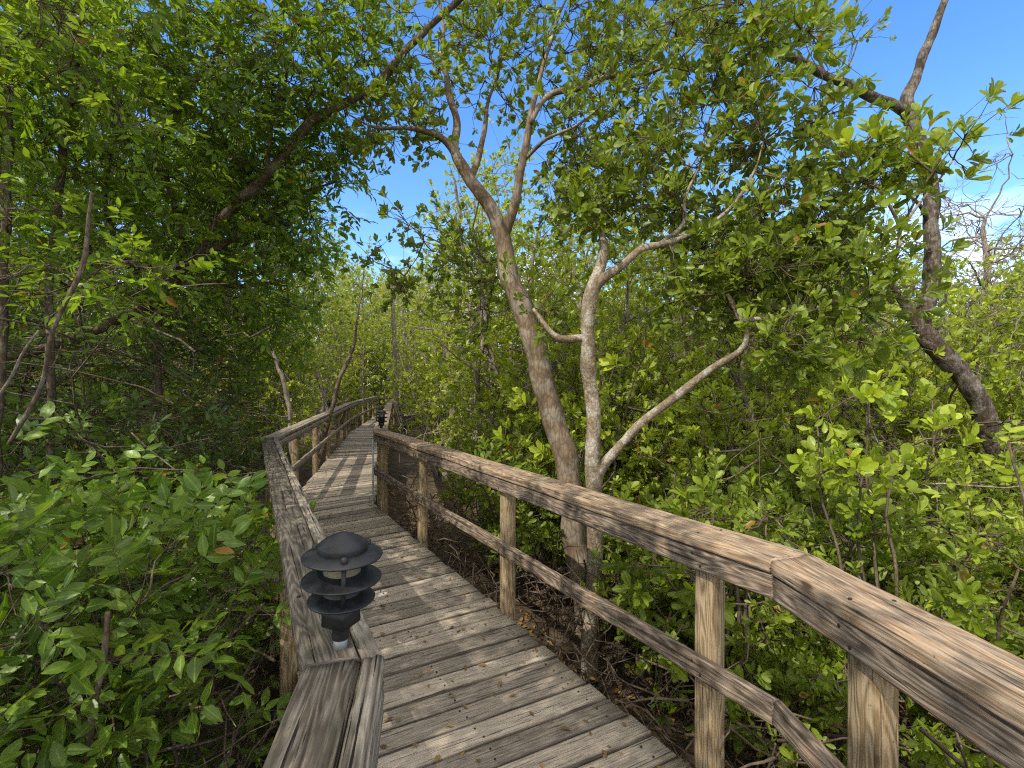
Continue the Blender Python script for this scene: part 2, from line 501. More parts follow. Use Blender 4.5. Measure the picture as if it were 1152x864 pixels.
def sprays(mb, base, dirs, length, size, k=9, kind='simple', wid=1.0, tw=None):
    """pinnate sprays: leaves in two rows along a twig, one at its end"""
    m = len(base)
    t = unit(dirs)
    up = np.zeros_like(t); up[:, 2] = 1
    up = unit(up + rng.normal(0, 0.45, t.shape))
    side = unit(np.cross(t, up)); nn = np.cross(side, t)
    s = (np.arange(k) // 2 + 1) / ((k + 1) // 2)
    sg = np.where(np.arange(k) % 2 == 0, 1.0, -1.0)
    s = np.where(np.arange(k) == k - 1, 1.0, 0.12 + 0.88 * s * 0.95)
    L = np.broadcast_to(np.asarray(length, float).reshape(-1, 1), (m, 1))
    sag = -0.25 * L * s[None] ** 2
    pos = base[:, None] + (L * s[None])[..., None] * t[:, None] + sag[..., None] * np.array([0, 0, 1.0])
    fwd = np.where(np.arange(k) == k - 1, 1.0, 0.5)
    lat = np.where(np.arange(k) == k - 1, 0.0, 0.85) * sg
    a = fwd[None, :, None] * t[:, None] + lat[None, :, None] * side[:, None] + rng.normal(0, 0.2, (m, k, 3))
    a[..., 2] -= 0.15
    nrm = nn[:, None] + rng.normal(0, 0.3, (m, k, 3))
    sz = np.broadcast_to(np.asarray(size, float).reshape(-1, 1), (m, k)) * rng.uniform(0.7, 1.15, (m, k))
    keep = rng.random(m * k) > 0.1
    add_leaves(mb, pos.reshape(-1, 3)[keep], a.reshape(-1, 3)[keep], nrm.reshape(-1, 3)[keep], sz.ravel()[keep], kind, wid)
    if tw is not None:
        for i in range(m):
            q = np.array([0.0, 0.5, 1.0])
            pp = base[i] + (L[i, 0] * q)[:, None] * t[i] + (-0.25 * L[i, 0] * q ** 2)[:, None] * np.array([0, 0, 1.0])
            tube(tw, pp, [0.0022, 0.0016, 0.0008], 3)


def blob(c, rad, n, shell=0.0):
    """n points in an ellipsoid (rad may be a 3-vector)"""
    d = rnd_dir(n)
    r = rng.uniform(shell ** 3, 1, n) ** (1 / 3)
    return np.asarray(c) + d * r[:, None] * np.asarray(rad)


def clothe(twigs, leaves, skel, clumps, size=0.09, style='rosette', kind='simple', per=6, k=8, crad=0.24, wid=1.0, up=0.5, rmax=0.013, reach=9.9, spread=(0.5, 1.25)):
    """joins leaf clumps to the nearest limb or earlier twig by thin curved twigs, then sets leaves on them"""
    nodes = np.asarray(skel, float)[:, :3]
    clumps = np.asarray(clumps, float)
    d0 = np.array([np.min(np.sum((nodes - c) ** 2, 1)) for c in clumps])
    cap = len(nodes) + 6 * len(clumps)
    buf = np.empty((cap, 3)); buf[:len(nodes)] = nodes; cnt = len(nodes)
    tips, dirs = [], []
    for idx in np.argsort(d0):
        c = clumps[idx]
        dd = np.sum((buf[:cnt] - c) ** 2, 1)
        j = int(np.argmin(dd))
        L = math.sqrt(dd[j])
        if L > reach: continue
        p0 = buf[j].copy()
        if L > 0.03:
            mid = (p0 + c) / 2 + rng.normal(0, 0.1 * L, 3) + np.array([0, 0, -0.06 * L])
            s = np.linspace(0, 1, 6)[:, None]
            path = (1 - s) ** 2 * p0 + 2 * s * (1 - s) * mid + s ** 2 * c
            path[1:-1] += rng.normal(0, 0.025 * L, (4, 3))
            r0 = min(rmax, 0.004 + 0.009 * L)
            tube(twigs, path, np.linspace(r0, 0.003, 6), 4 if r0 < 0.008 else 5)
            buf[cnt:cnt + 5] = path[1:]; cnt += 5
            tdir = unit(path[-1] - path[-3])
        else:
            tdir = np.array([0, 0, 1.0])
        for _ in range(per):
            o = rng.normal(0, 0.5, 3) * crad + tdir * crad * 0.4
            e = c + o
            di = unit(o + tdir * crad * 0.5 + np.array([0, 0, up * crad]) + rng.normal(0, 0.25 * crad, 3))
            tube(twigs, np.array([c - tdir * 0.04, (c + e) / 2 + rng.normal(0, 0.015, 3) - np.array([0, 0, 0.01]), e]), [0.0035, 0.0026, 0.0015], 3)
            tips.append(e); dirs.append(di)
    tips = np.array(tips); dirs = np.array(dirs)
    if style == 'rosette':
        rosettes(leaves, tips, dirs, size * rng.uniform(0.75, 1.2, len(tips)), k, kind, spread, wid)
    else:
        sprays(leaves, tips, dirs, size * 2.6 * rng.uniform(0.7, 1.25, len(tips)), size * rng.uniform(0.8, 1.2, len(tips)), k, kind, wid, twigs)
    return buf[:cnt]


# ------------------------------------------------------------------ world and light
SUN_AZ = R(226.0)      # clockwise from +Y: behind the viewer, to the left
SUN_EL = R(48.0)
w = bpy.data.worlds.new("World")
S.world = w
w.use_nodes = True
nt = w.node_tree
nt.nodes.clear()
wo = nt.nodes.new('ShaderNodeOutputWorld')
sky = nt.nodes.new('ShaderNodeTexSky')
sky.sky_type = 'NISHITA'
sky.sun_disc = False
sky.sun_elevation = SUN_EL
sky.sun_rotation = SUN_AZ
sky.altitude = 0
sky.air_density = 1.0
sky.dust_density = 0.3
sky.ozone_density = 2.5
bg = nt.nodes.new('ShaderNodeBackground')
bg.inputs[1].default_value = 0.15
hsv = N(nt, 'ShaderNodeHueSaturation', i_Hue=0.505, i_Saturation=1.25, i_Value=2.2)
nt.links.new(sky.outputs[0], hsv.inputs['Color'])
nt.links.new(hsv.outputs[0], bg.inputs[0])
tc = nt.nodes.new('ShaderNodeTexCoord')
mp = nt.nodes.new('ShaderNodeMapping')
mp.inputs['Scale'].default_value = (3.2, 3.2, 7.5)
nt.links.new(tc.outputs['Generated'], mp.inputs['Vector'])
cn = N(nt, 'ShaderNodeTexNoise', i_Scale=1.0, i_Detail=7.0, i_Roughness=0.58, i_Distortion=0.3)
nt.links.new(mp.outputs[0], cn.inputs['Vector'])
sepz = nt.nodes.new('ShaderNodeSeparateXYZ')
nt.links.new(tc.outputs['Generated'], sepz.inputs[0])
band = ramp(nt, sepz.outputs[2], [(0.0, (1, 1, 1)), (0.2, (0.7, 0.7, 0.7)), (0.34, (0, 0, 0))])
cl = ramp(nt, cn.outputs[0], [(0.52, (0, 0, 0)), (0.66, (1, 1, 1))])
# cloud cover added behind and above the viewer, out of view, for fill light
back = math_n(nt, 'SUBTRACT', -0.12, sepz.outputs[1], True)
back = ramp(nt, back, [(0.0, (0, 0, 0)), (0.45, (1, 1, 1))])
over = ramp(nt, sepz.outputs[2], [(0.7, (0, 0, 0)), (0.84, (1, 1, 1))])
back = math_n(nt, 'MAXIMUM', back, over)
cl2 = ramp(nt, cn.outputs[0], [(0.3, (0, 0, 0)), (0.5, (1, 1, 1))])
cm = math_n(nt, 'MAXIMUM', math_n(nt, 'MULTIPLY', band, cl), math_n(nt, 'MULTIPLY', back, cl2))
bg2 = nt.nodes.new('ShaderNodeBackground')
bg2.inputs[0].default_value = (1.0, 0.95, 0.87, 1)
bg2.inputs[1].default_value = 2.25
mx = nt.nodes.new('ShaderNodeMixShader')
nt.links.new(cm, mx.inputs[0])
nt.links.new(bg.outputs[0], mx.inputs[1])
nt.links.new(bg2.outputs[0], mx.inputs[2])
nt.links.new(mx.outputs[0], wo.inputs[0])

sl = bpy.data.lights.new('sun', 'SUN')
sl.energy = 5.0
sl.angle = R(0.53)
sl.color = (1.0, 0.93, 0.80)
so = bpy.data.objects.new('sun', sl)
COL.objects.link(so)
to_sun = Vector((math.sin(SUN_AZ) * math.cos(SUN_EL), math.cos(SUN_AZ) * math.cos(SUN_EL), math.sin(SUN_EL)))
so.rotation_euler = (-to_sun).to_track_quat('-Z', 'Y').to_euler()
so.location = (0, 0, 12)

cam = bpy.data.cameras.new('camera')
cam.lens = 36.0 * FPX / 1152.0
cam.sensor_width = 36.0
cam.clip_start = 0.05
cam.clip_end = 2000
co = bpy.data.objects.new('camera', cam)
COL.objects.link(co)
co.location = (0, 0, EYE)
co.rotation_euler = (R(90), 0, 0)
S.camera = co
S.view_settings.view_transform = 'Standard'
S.view_settings.look = 'None'
S.view_settings.exposure = 0
S.cycles.use_denoising = False
S.cycles.filter_width = 1.15
S.cycles.max_bounces = 7
S.cycles.diffuse_bounces = 4
S.cycles.glossy_bounces = 2
S.cycles.transmission_bounces = 4
S.cycles.use_adaptive_sampling = True
S.cycles.adaptive_threshold = 0.008
S.cycles.denoising_prefilter = 'NONE'

# ------------------------------------------------------------------ ground
def ground_z(x, y):
    return GROUND + 0.07 * math.sin(x * 0.9 + 0.4 * y) + 0.05 * math.sin(y * 1.3 - x * 0.5) + 0.03 * math.sin(2.9 * x + 1.7 * y)


xs = np.concatenate([[-600, -200, -80, -40], np.arange(-20, 20.01, 0.5), [40, 80, 200, 600]])
ys = np.concatenate([[-600, -100, -30], np.arange(-8, 40.01, 0.5), [60, 100, 250, 700]])
gx, gy = np.meshgrid(xs, ys)
gz = np.vectorize(ground_z)(gx, gy) + rng.normal(0, 0.012, gx.shape)
nx, ny = len(xs), len(ys)
gi = (np.arange(ny - 1)[:, None] * nx + np.arange(nx - 1)[None]).ravel()
gmb = MB()
gmb.add(np.stack([gx.ravel(), gy.ravel(), gz.ravel()], -1), [np.stack([gi, gi + 1, gi + nx + 1, gi + nx], -1)])
M['ground'] = plain_mat('mud and leaf litter', (0.035, 0.026, 0.018), 0.9, 0.2, col2=(0.14, 0.1, 0.065), scale=6.0, bump=0.9)
tag(gmb.build('ground', M['ground'], smooth=True), kind='structure')

# ------------------------------------------------------------------ boardwalk
RAIL_L = [np.array(p) for p in ((.12, -1.6), (-.385, 1.10), (-2.87, 5.67), (-5.5, 16.2), (-7.1, 25.0), (-5.0, 31.0))]
RAIL_R = [np.array(p) for p in ((1.31, -1.6), (1.02, 1.75), (-1.80, 6.55), (-4.13, 16.2), (-5.65, 23.6), (-3.6, 30.0))]


def walk_dist(x, y):
    """distance to the middle of the walkway"""
    mids = [(a + b) / 2 for a, b in zip(RAIL_L, RAIL_R)]
    p = np.array([x, y]); best = 9e9
    for a, b in zip(mids[:-1], mids[1:]):
        d = b - a
        t = max(0, min(1, (p - a).dot(d) / d.dot(d)))
        best = min(best, np.linalg.norm(a + t * d - p))
    return best


def timber(mb, p0, p1, wide, tall, side=(0, 0, 0), cut0=None, cut1=None, cham=0.005, step=0.16, warp=0.0016, up=(0, 0, 1)):
    """a sawn board from p0 to p1 (centre line); cut0/cut1 = horizontal direction of a mitre plane in it"""
    p0 = np.asarray(p0, float); p1 = np.asarray(p1, float)
    d = unit(p1 - p0)
    up = np.asarray(up, float)
    s = unit(np.cross(d, up)); u = np.cross(s, d)
    a, b, c = wide / 2, tall / 2, cham
    sec = np.array([[-a + c, -b], [a - c, -b], [a, -b + c], [a, b - c], [a - c, b], [-a + c, b], [-a, b - c], [-a, -b + c]])
    per = np.concatenate([[0], np.cumsum(np.linalg.norm(np.roll(sec, -1, 0) - sec, axis=1))])
    L = np.linalg.norm(p1 - p0)
    n = max(2, int(L / step) + 1)
    off = sec[:, 0, None] * s + sec[:, 1, None] * u                 # (8,3)

    def ends(cut, q):
        if cut is None: return np.zeros(8)
        m = unit(np.array([cut[0], cut[1], 0.0]))
        nr = np.cross(m, np.array([0, 0, 1.0]))                     # normal of the mitre plane
        return -(off @ nr) / d.dot(nr)
    e0, e1 = ends(cut0, p0), ends(cut1, p1)
    t = np.linspace(0, 1, n)[:, None]
    along = e0[None] * (1 - t) + (L + e1[None]) * t                 # (n,8)
    V = p0 + along[..., None] * d + off[None]
    if warp:
        ph = rng.uniform(0, 6.28, 3)
        wv = warp * (np.sin(along * 4.3 + ph[0]) + 0.6 * np.sin(along * 11 + ph[1]))
        V = V + wv[..., None] * u + rng.normal(0, warp * 0.35, V.shape)
    i = np.arange(n - 1)[:, None] * 8; j = np.arange(8)[None]; j2 = (j + 1) % 8
    F = np.stack([i + j, i + j2, i + 8 + j2, i + 8 + j], -1).reshape(-1, 4)
    uo, vo = rng.uniform(0, 40), rng.uniform(0, 40)
    al = along.reshape(-1)
    vv = per[:8]; vv2 = per[1:9]
    U = np.empty((n - 1, 8, 4, 2))
    U[..., 0, 0] = along[:-1]; U[..., 1, 0] = along[:-1][:, (np.arange(8) + 1) % 8]
    U[..., 2, 0] = along[1:][:, (np.arange(8) + 1) % 8]; U[..., 3, 0] = along[1:]
    U[..., 0, 1] = vv; U[..., 1, 1] = vv2; U[..., 2, 1] = vv2; U[..., 3, 1] = vv
    U = U.reshape(-1, 4, 2) + np.array([uo, vo])
    c0 = np.arange(8)[None, ::-1]; c1 = (np.arange(8) + (n - 1) * 8)[None]
    cu = (sec * np.array([1.0, 1.0]) + np.array([uo, vo + 3]))[None]
    mb.add(V.reshape(-1, 3), [F, c0, c1], [U, cu[:, ::-1], cu])


SHX, SHY = 0.650, 0.626          # shadow shift on the deck per metre of height
SUNNY = [(-2.55, 7.0), (-2.95, 8.2), (-3.25, 9.4), (-3.6, 10.8)]


def sun_blocked(x, y, h0, h1, r):
    """does something at (x, y) between heights h0 and h1 shade the sunlit reach of the deck?"""
    for q in np.linspace(h0, h1, 8):
        for a, b in SUNNY:
            if (x + SHX * q - a) ** 2 + (y + SHY * q - b) ** 2 < r * r: return True
    return False


def fine_timber(mb, p0, p1, wide, tall, cut0=None, cut1=None, checks=9, relief=.0011, res=.0065, step=.03):
    """like timber(), with raised grain and open drying checks along all four faces"""
    p0 = np.asarray(p0, float); p1 = np.asarray(p1, float)
    d = unit(p1 - p0); up = np.array([0, 0, 1.0])
    s = unit(np.cross(d, up)); u = np.cross(s, d)
    a, b, c = wide / 2, tall / 2, .006
    cor = np.array([[-a + c, -b], [a - c, -b], [a, -b + c], [a, b - c], [a - c, b], [-a + c, b], [-a, b - c], [-a, -b + c]])
    nrm8 = []
    sec, nr = [], []
    for k in range(8):
        q0, q1 = cor[k], cor[(k + 1) % 8]
        m = max(1, int(np.linalg.norm(q1 - q0) / res)) if k % 2 == 0 else 1
        e = (q1 - q0) / np.linalg.norm(q1 - q0)
        for j in range(m):
            sec.append(q0 + (q1 - q0) * j / m); nr.append([e[1], -e[0]])
    sec = np.array(sec); nr = np.array(nr); P = len(sec)
    seglen = np.linalg.norm(np.roll(sec, -1, 0) - sec, axis=1)
    per = np.concatenate([[0], np.cumsum(seglen)])
    L = np.linalg.norm(p1 - p0)
    n = int(L / step) + 2
    off = sec[:, 0, None] * s + sec[:, 1, None] * u

    def ends(cut):
        if cut is None: return np.zeros(P)
        q = np.cross(np.array([cut[0], cut[1], 0.0]), np.array([0, 0, 1.0]))
        return -(off @ q) / d.dot(q)
    e0, e1 = ends(cut0), ends(cut1)
    t = np.linspace(0, 1, n)[:, None]
    along = e0[None] * (1 - t) + (L + e1[None]) * t
    # stretched grain relief
    def stretched(cell):
        kn = int(L / cell) + 3
        g = rng.normal(0, 1, (kn, P))
        x = np.linspace(0, kn - 1.001, n); i = x.astype(int); f = (x - i)[:, None]; f = f * f * (3 - 2 * f)
        return g[i] * (1 - f) + g[i + 1] * f
    disp = relief * (.7 * stretched(.35) + .45 * stretched(.1))
    chk = np.zeros((n, P))
    sl = np.linspace(0, L, n)
    for _ in range(int(checks * L)):
        k = rng.integers(0, P); l0 = rng.uniform(-.2, L); ln = rng.uniform(.15, .9)
        m = (sl > l0) & (sl < l0 + ln)
        if not m.any(): continue
        prof = np.sin(np.pi * np.clip((sl[m] - l0) / ln, 0, 1)) ** .5
        wander = np.round(1.3 * np.sin(sl[m] * rng.uniform(2, 5) + rng.uniform(0, 6))).astype(int)
        idx = np.where(m)[0]
        dep = rng.uniform(.4, 1.0)
        chk[idx, (k + wander) % P] = np.maximum(chk[idx, (k + wander) % P], dep * prof)
    disp = disp - .0055 * chk
    ph = rng.uniform(0, 6.28, 2)
    wv = .002 * (np.sin(along * 4.1 + ph[0]) + .5 * np.sin(along * 9 + ph[1]))
    nv = nr[:, 0, None] * s + nr[:, 1, None] * u
    V = p0 + along[..., None] * d + off[None] + disp[..., None] * nv[None] + wv[..., None] * u
    # worn, splintered ends
    V[0] += d * rng.uniform(0, .003, (P, 1)); V[-1] -= d * rng.uniform(0, .003, (P, 1))
    i = np.arange(n - 1)[:, None] * P; j = np.arange(P)[None]; j2 = (j + 1) % P
    F = np.stack([i + j, i + j2, i + P + j2, i + P + j], -1).reshape(-1, 4)
    uo, vo = rng.uniform(0, 40), rng.uniform(0, 40)
    j2f = (np.arange(P) + 1) % P
    U = np.empty((n - 1, P, 4, 2))
    U[..., 0, 0] = along[:-1]; U[..., 1, 0] = along[:-1][:, j2f]; U[..., 2, 0] = along[1:][:, j2f]; U[..., 3, 0] = along[1:]
    U[..., 0, 1] = per[:P]; U[..., 1, 1] = per[1:]; U[..., 2, 1] = per[1:]; U[..., 3, 1] = per[:P]
    U = U.reshape(-1, 4, 2) + np.array([uo, vo])
    c0 = np.arange(P)[None, ::-1]; c1 = (np.arange(P) + (n - 1) * P)[None]
    cu = (sec + np.array([uo, vo + 3]))[None]
    mb.chk[mb.n] = (chk * .85).ravel()
    mb.add(V.reshape(-1, 3), [F, c0, c1], [U, cu[:, ::-1], cu])


def screw(mb, p, nrm, r=.0055):
    """a rusty screw head lying 1 mm proud of the wood"""
    nrm = unit(nrm); a = unit(np.cross(nrm, [0.3, .5, .8])); b = np.cross(nrm, a)
    ang = np.linspace(0, 2 * math.pi, 8, endpoint=False)
    ring = np.cos(ang)[:, None] * a + np.sin(ang)[:, None] * b
    V = np.concatenate([p - nrm * .003 + ring * r, p + nrm * .0012 + ring * r, [p + nrm * .0016]])
    j = np.arange(8); j2 = (j + 1) % 8
    F4 = np.stack([j, j2, 8 + j2, 8 + j], -1); F3 = np.stack([8 + j, 8 + j2, np.full(8, 16)], -1)
    mb.add(V, [F4, F3], [np.full((8, 4, 2), -100.0), np.full((8, 3, 2), -100.0)])


def d2(a, b):
    v = b - a
    return v / np.linalg.norm(v)


def left_n(d):
    return np.array([-d[1], d[0]])


boardwalk = tag(empty('boardwalk', (0, 2.0, 0)), 'grey weathered plank boardwalk bending left and away into the mangroves', 'boardwalk')
OFF = np.array([0, 2.0, 0])
# stations: pairs of points on the left and right deck edge; planks fan between them
EL, ER = [], []
for a, b in zip(RAIL_L, RAIL_R):
    t = d2(a, b)
    EL.append(a + t * 0.07); ER.append(b - t * 0.10)


def seg_st(i, t0, t1):
    return (EL[i] + (EL[i + 1] - EL[i]) * t0, ER[i] + (ER[i + 1] - ER[i]) * t0,
            EL[i] + (EL[i + 1] - EL[i]) * t1, ER[i] + (ER[i + 1] - ER[i]) * t1)


deck = MB()
for i in range(5):
    l0, r0, l1, r1 = seg_st(i, 0, 1)
    if i == 2:                                  # the fan at the second bend settles quickly
        n_, = [int(np.linalg.norm((l1 + r1 - l0 - r0) / 2) / 0.146)]
    n_ = int(round(np.linalg.norm((l1 + r1 - l0 - r0) / 2) / 0.146))
    for k in range(n_):
        def edge(q, A, B):
            return A + (B - A) * q
        g = 0.005 / np.linalg.norm(l1 - l0)
        ta, tb = k / n_ + g, (k + 1) / n_ - g
        if i == 2:                              # right edge lags behind so that the boards turn square within 3 m
            fl = lambda q: q + 0.0
            lagL = lambda q: q
            la, lb = edge(ta, l0, l1), edge(tb, l0, l1)
            dv = d2((l0 + r0) / 2, (l1 + r1) / 2)
            lag = 0.75 * math.exp(-ta * 8)
            sq = lambda p: p - dv * ((p - la).dot(dv)) if False else p
            ra, rb = edge(ta, r0, r1), edge(tb, r0, r1)
        else:
            la, lb, ra, rb = edge(ta, l0, l1), edge(tb, l0, l1), edge(ta, r0, r1), edge(tb, r0, r1)
        ja, jb = rng.normal(0, 0.006, 2)
        t = d2((la + lb) / 2, (ra + rb) / 2)
        zt = rng.normal(0, 0.0028)
        p = [la - t * (0.02 + ja), ra + t * (0.02 + jb), rb + t * (0.02 + jb), lb - t * (0.02 + ja)]
        m_ = 10
        top, bot = [], []
        c = 0.004
        s = np.linspace(0, 1, m_)
        A = p[0][None] * (1 - s[:, None]) + p[1][None] * s[:, None]
        B = p[3][None] * (1 - s[:, None]) + p[2][None] * s[:, None]
        cross = unit(B - A)
        ph = rng.uniform(0, 6.28)
        cup = 0.0016 * np.sin(s * 5 + ph) + zt + rng.normal(0, 0.0006, m_)
        nick = rng.normal(0, 0.0012, (2, m_))
        rows = [(A + cross * nick[0][:, None], -0.036), (A + cross * nick[0][:, None], -0.004), (A + cross * (0.005 + nick[0][:, None]), 0.0), (A + cross * 0.013, 0.0005),
                ((A + B) / 2, rng.uniform(-0.0025, 0.001)),
                (B - cross * 0.013, 0.0005), (B - cross * (0.005 + nick[1][:, None]), 0.0), (B - cross * nick[1][:, None], -0.004), (B - cross * nick[1][:, None], -0.036)]
        V = np.array([np.column_stack([q, np.full(m_, z) + cup]) for q, z in rows])     # (9,m,3)
        ii = np.arange(8)[:, None] * m_ + np.arange(m_ - 1)[None]
        F = np.stack([ii, ii + 1, ii + m_ + 1, ii + m_], -1).reshape(-1, 4)
        Ld = np.linalg.norm(p[1] - p[0])
        uo, vo = rng.uniform(0, 60), rng.uniform(0, 60)
        uu = uo + s * Ld
        vv = vo + np.array([0, .032, .037, .045, .105, .165, .173, .178, .21])
        UVg = np.stack(np.broadcast_arrays(uu[None], vv[:, None]), -1).reshape(-1, 2)
        eL = (np.arange(9) * m_)[None]; eR = (np.arange(9) * m_ + m_ - 1)[None, ::-1]
        deck.chk[deck.n] = (np.array([.95, .8, .36, .0, 0, .0, .36, .8, .95])[:, None] * rng.uniform(.55, 1.0, (9, m_))).ravel()
        deck.add(V.reshape(-1, 3), [F, eL, eR], [UVg[F], UVg[eL], UVg[eR]])
        if i < 3:
            for sa in (.07, .5, .93):
                for sb in (.27, .73):
                    q = (A[0] * (1 - sa) + A[-1] * sa) * (1 - sb) + (B[0] * (1 - sa) + B[-1] * sa) * sb + rng.normal(0, .004, 2)
                    screw(deck, np.array([q[0], q[1], .0015]), np.array([0, 0, 1.0]), .005)
deck.build('decking', M['deck'], boardwalk, origin=OFF)
# joists and piles below
jo = 0
for i in range(5):
    for side in (0.06, 0.94):
        mbj = MB()
        a = EL[i] * (1 - side) + ER[i] * side; b = EL[i + 1] * (1 - side) + ER[i + 1] * side
        timber(mbj, [a[0], a[1], -0.135], [b[0], b[1], -0.135], 0.045, 0.185, step=0.6)
        mbj.build('joist', M['post'], boardwalk, origin=OFF)

POST_W = 0.09
TOPZ = 1.0


def make_railing(pts, inward, top_w, label, mat_top, mat_side, posts, split, z0=0.0, cat='railing'):
    """pts: plan centre line; inward = +1 when the walkway lies on the right of the line's direction"""
    o0 = np.array([pts[0][0], pts[0][1], 0.0])
    root = tag(empty('railing', tuple(o0)), label, cat)
    n = len(pts)
    dirs = [d2(pts[i], pts[i + 1]) for i in range(n - 1)]
    mit = []
    for i in range(n):
        if i == 0: m = left_n(dirs[0])
        elif i == n - 1: m = left_n(dirs[-1])
        else:
            m = left_n(dirs[i - 1]) + left_n(dirs[i]); m /= np.linalg.norm(m)
        mit.append(m)

    def off(i, seg, d):
        """point i moved sideways by d (towards the walkway positive) along its mitre"""
        nn = -left_n(dirs[seg]) * inward
        m = mit[i]
        return pts[i] + m * (d / m.dot(nn))
    for i in range(n - 1):
        for d, wd, name, mat, zc, th in ([(-.026, top_w - .054, 'top_rail', mat_top, TOPZ - .0235, .047), (top_w / 2 - .0245, .049, 'top_rail', mat_top, TOPZ - .0245, .045)] if split
                                         else [(0.0, top_w, 'top_rail', mat_top, TOPZ - .0255, .051)]) + [
                (.0675, .038, 'side_rail', mat_side, TOPZ - .1025, .092), (.0675, .038, 'mid_rail', mat_side, .445, .092)]:
            mb = MB()
            gap = 0.003
            a = off(i, i, d); b = off(i + 1, i, d)
            if name != 'top_rail':
                gap = 0.002
            a = a + dirs[i] * gap; b = b - dirs[i] * gap; zc += rng.normal(0, .0012)
            if i < 2:
                fine_timber(mb, [a[0], a[1], zc], [b[0], b[1], zc], wd, th, cut0=mit[i], cut1=mit[i + 1], checks=10 if name == 'top_rail' else 8)
            else:
                timber(mb, [a[0], a[1], zc], [b[0], b[1], zc], wd, th, cut0=mit[i], cut1=mit[i + 1], cham=0.006, warp=0.002)
            nn_ = -left_n(dirs[i]) * inward
            Ls = np.linalg.norm(b - a)
            for (x, y, seg) in posts:
                if seg != i or i > 2: continue
                tt = (np.array([x, y]) - a).dot(dirs[i])
                if not .05 < tt < Ls - .05: continue
                for sgn in (-1, 1):
                    if name == 'top_rail':
                        if wd < .06: continue
                        q = a + dirs[i] * (tt + .012 * sgn) + nn_ * sgn * wd * .3
                        screw(mb, np.array([q[0], q[1], zc + th / 2 + .001]), np.array([0, 0, 1.0]))
                    else:
                        q = a + dirs[i] * (tt + .02 * sgn) + nn_ * (wd / 2 + .001)
                        screw(mb, np.array([q[0], q[1], zc + .022 * sgn]), np.array([nn_[0], nn_[1], 0.0]))
            mb.build(name, mat, root, origin=o0)
    for (x, y, seg) in posts:
        mb = MB()
        d = dirs[seg]
        gz = ground_z(x, y) - 0.1
        timber(mb, [x, y, gz], [x, y, TOPZ - .054], POST_W, POST_W, cham=0.007, warp=0.0012, up=(d[0], d[1], 0))
        mb.build('post', M['post'], root, origin=o0)
    return root


def posts_on(pts, spec):
    out = []
    for seg, ts in spec:
        for t in ts:
            p = pts[seg] + (pts[seg + 1] - pts[seg]) * t
            out.append((p[0], p[1], seg))
    return out


def by_y(pts, seg, yy):
    a, b = pts[seg], pts[seg + 1]
    return (yy - a[1]) / (b[1] - a[1])


posts_l = posts_on(RAIL_L, [(0, [.25, .80]), (1, [.08, .36, .66, .95]), (2, [by_y(RAIL_L, 2, q) for q in (7.2, 9.1, 10.9, 12.9, 14.8)] + [.99]),
                            (3, [.2, .42, .64, .86, .99]), (4, [.3, .6, .9])])
posts_r = posts_on(RAIL_R, [(0, [by_y(RAIL_R, 0, q) for q in (-.9, .3, 1.40)]), (1, [by_y(RAIL_R, 1, q) for q in (2.05, 3.54, 5.1, 6.40)]),
                            (2, [.018, .2, .4, .6, .8, .99]), (3, [.25, .5, .75, .99]), (4, [.3, .6, .9])])
make_railing(RAIL_L, 1, 0.175, 'silver grey weathered wooden railing on the left side, the three nearer bends carrying black lamps', M['rail_grey'], M['rail_grey'], posts_l, True)
make_railing(RAIL_R, -1, 0.195, 'brown streaked wooden railing crossing the right foreground of the boardwalk', M['rail_brown'], M['rail_brown'], posts_r, False)

# pale conduit on the corner post
cmb = MB()
cp = RAIL_R[2] + np.array([-.075, -.075])
tube(cmb, [[cp[0], cp[1], -.5], [cp[0], cp[1], .2], [cp[0], cp[1], .885]], [.012] * 3, 10, cap=True)
tag(cmb.build('conduit_pipe', M['pvc'], smooth=True), 'thin pale conduit pipe running up the corner post below the lamp', 'pipe')


# ------------------------------------------------------------------ lamps
def lathe(mb, prof, seg=40, c=(0, 0)):
    prof = np.asarray(prof, float)
    a = np.linspace(0, 2 * math.pi, seg, endpoint=False)
    n = len(prof)
    V = np.stack([c[0] + prof[:, 0, None] * np.cos(a), c[1] + prof[:, 0, None] * np.sin(a), np.broadcast_to(prof[:, 1, None], (n, seg))], -1)
    i = np.arange(n - 1)[:, None] * seg; j = np.arange(seg)[None]; j2 = (j + 1) % seg
    mb.add(V.reshape(-1, 3), [np.stack([i + j, i + j2, i + seg + j2, i + seg + j], -1).reshape(-1, 4)])


def disc_prof(r, z, rise, inner, th=0.0025):
    """a shallow cone shade with a rolled rim"""
    return [(inner, z + rise), (r * .55 + inner * .45, z + rise * .5), (r - .002, z + .0015), (r, z), (r - .001, z - .003), (r - .004, z - .002),
            (r * .55 + inner * .45, z + rise * .5 - th), (inner, z + rise - th)]


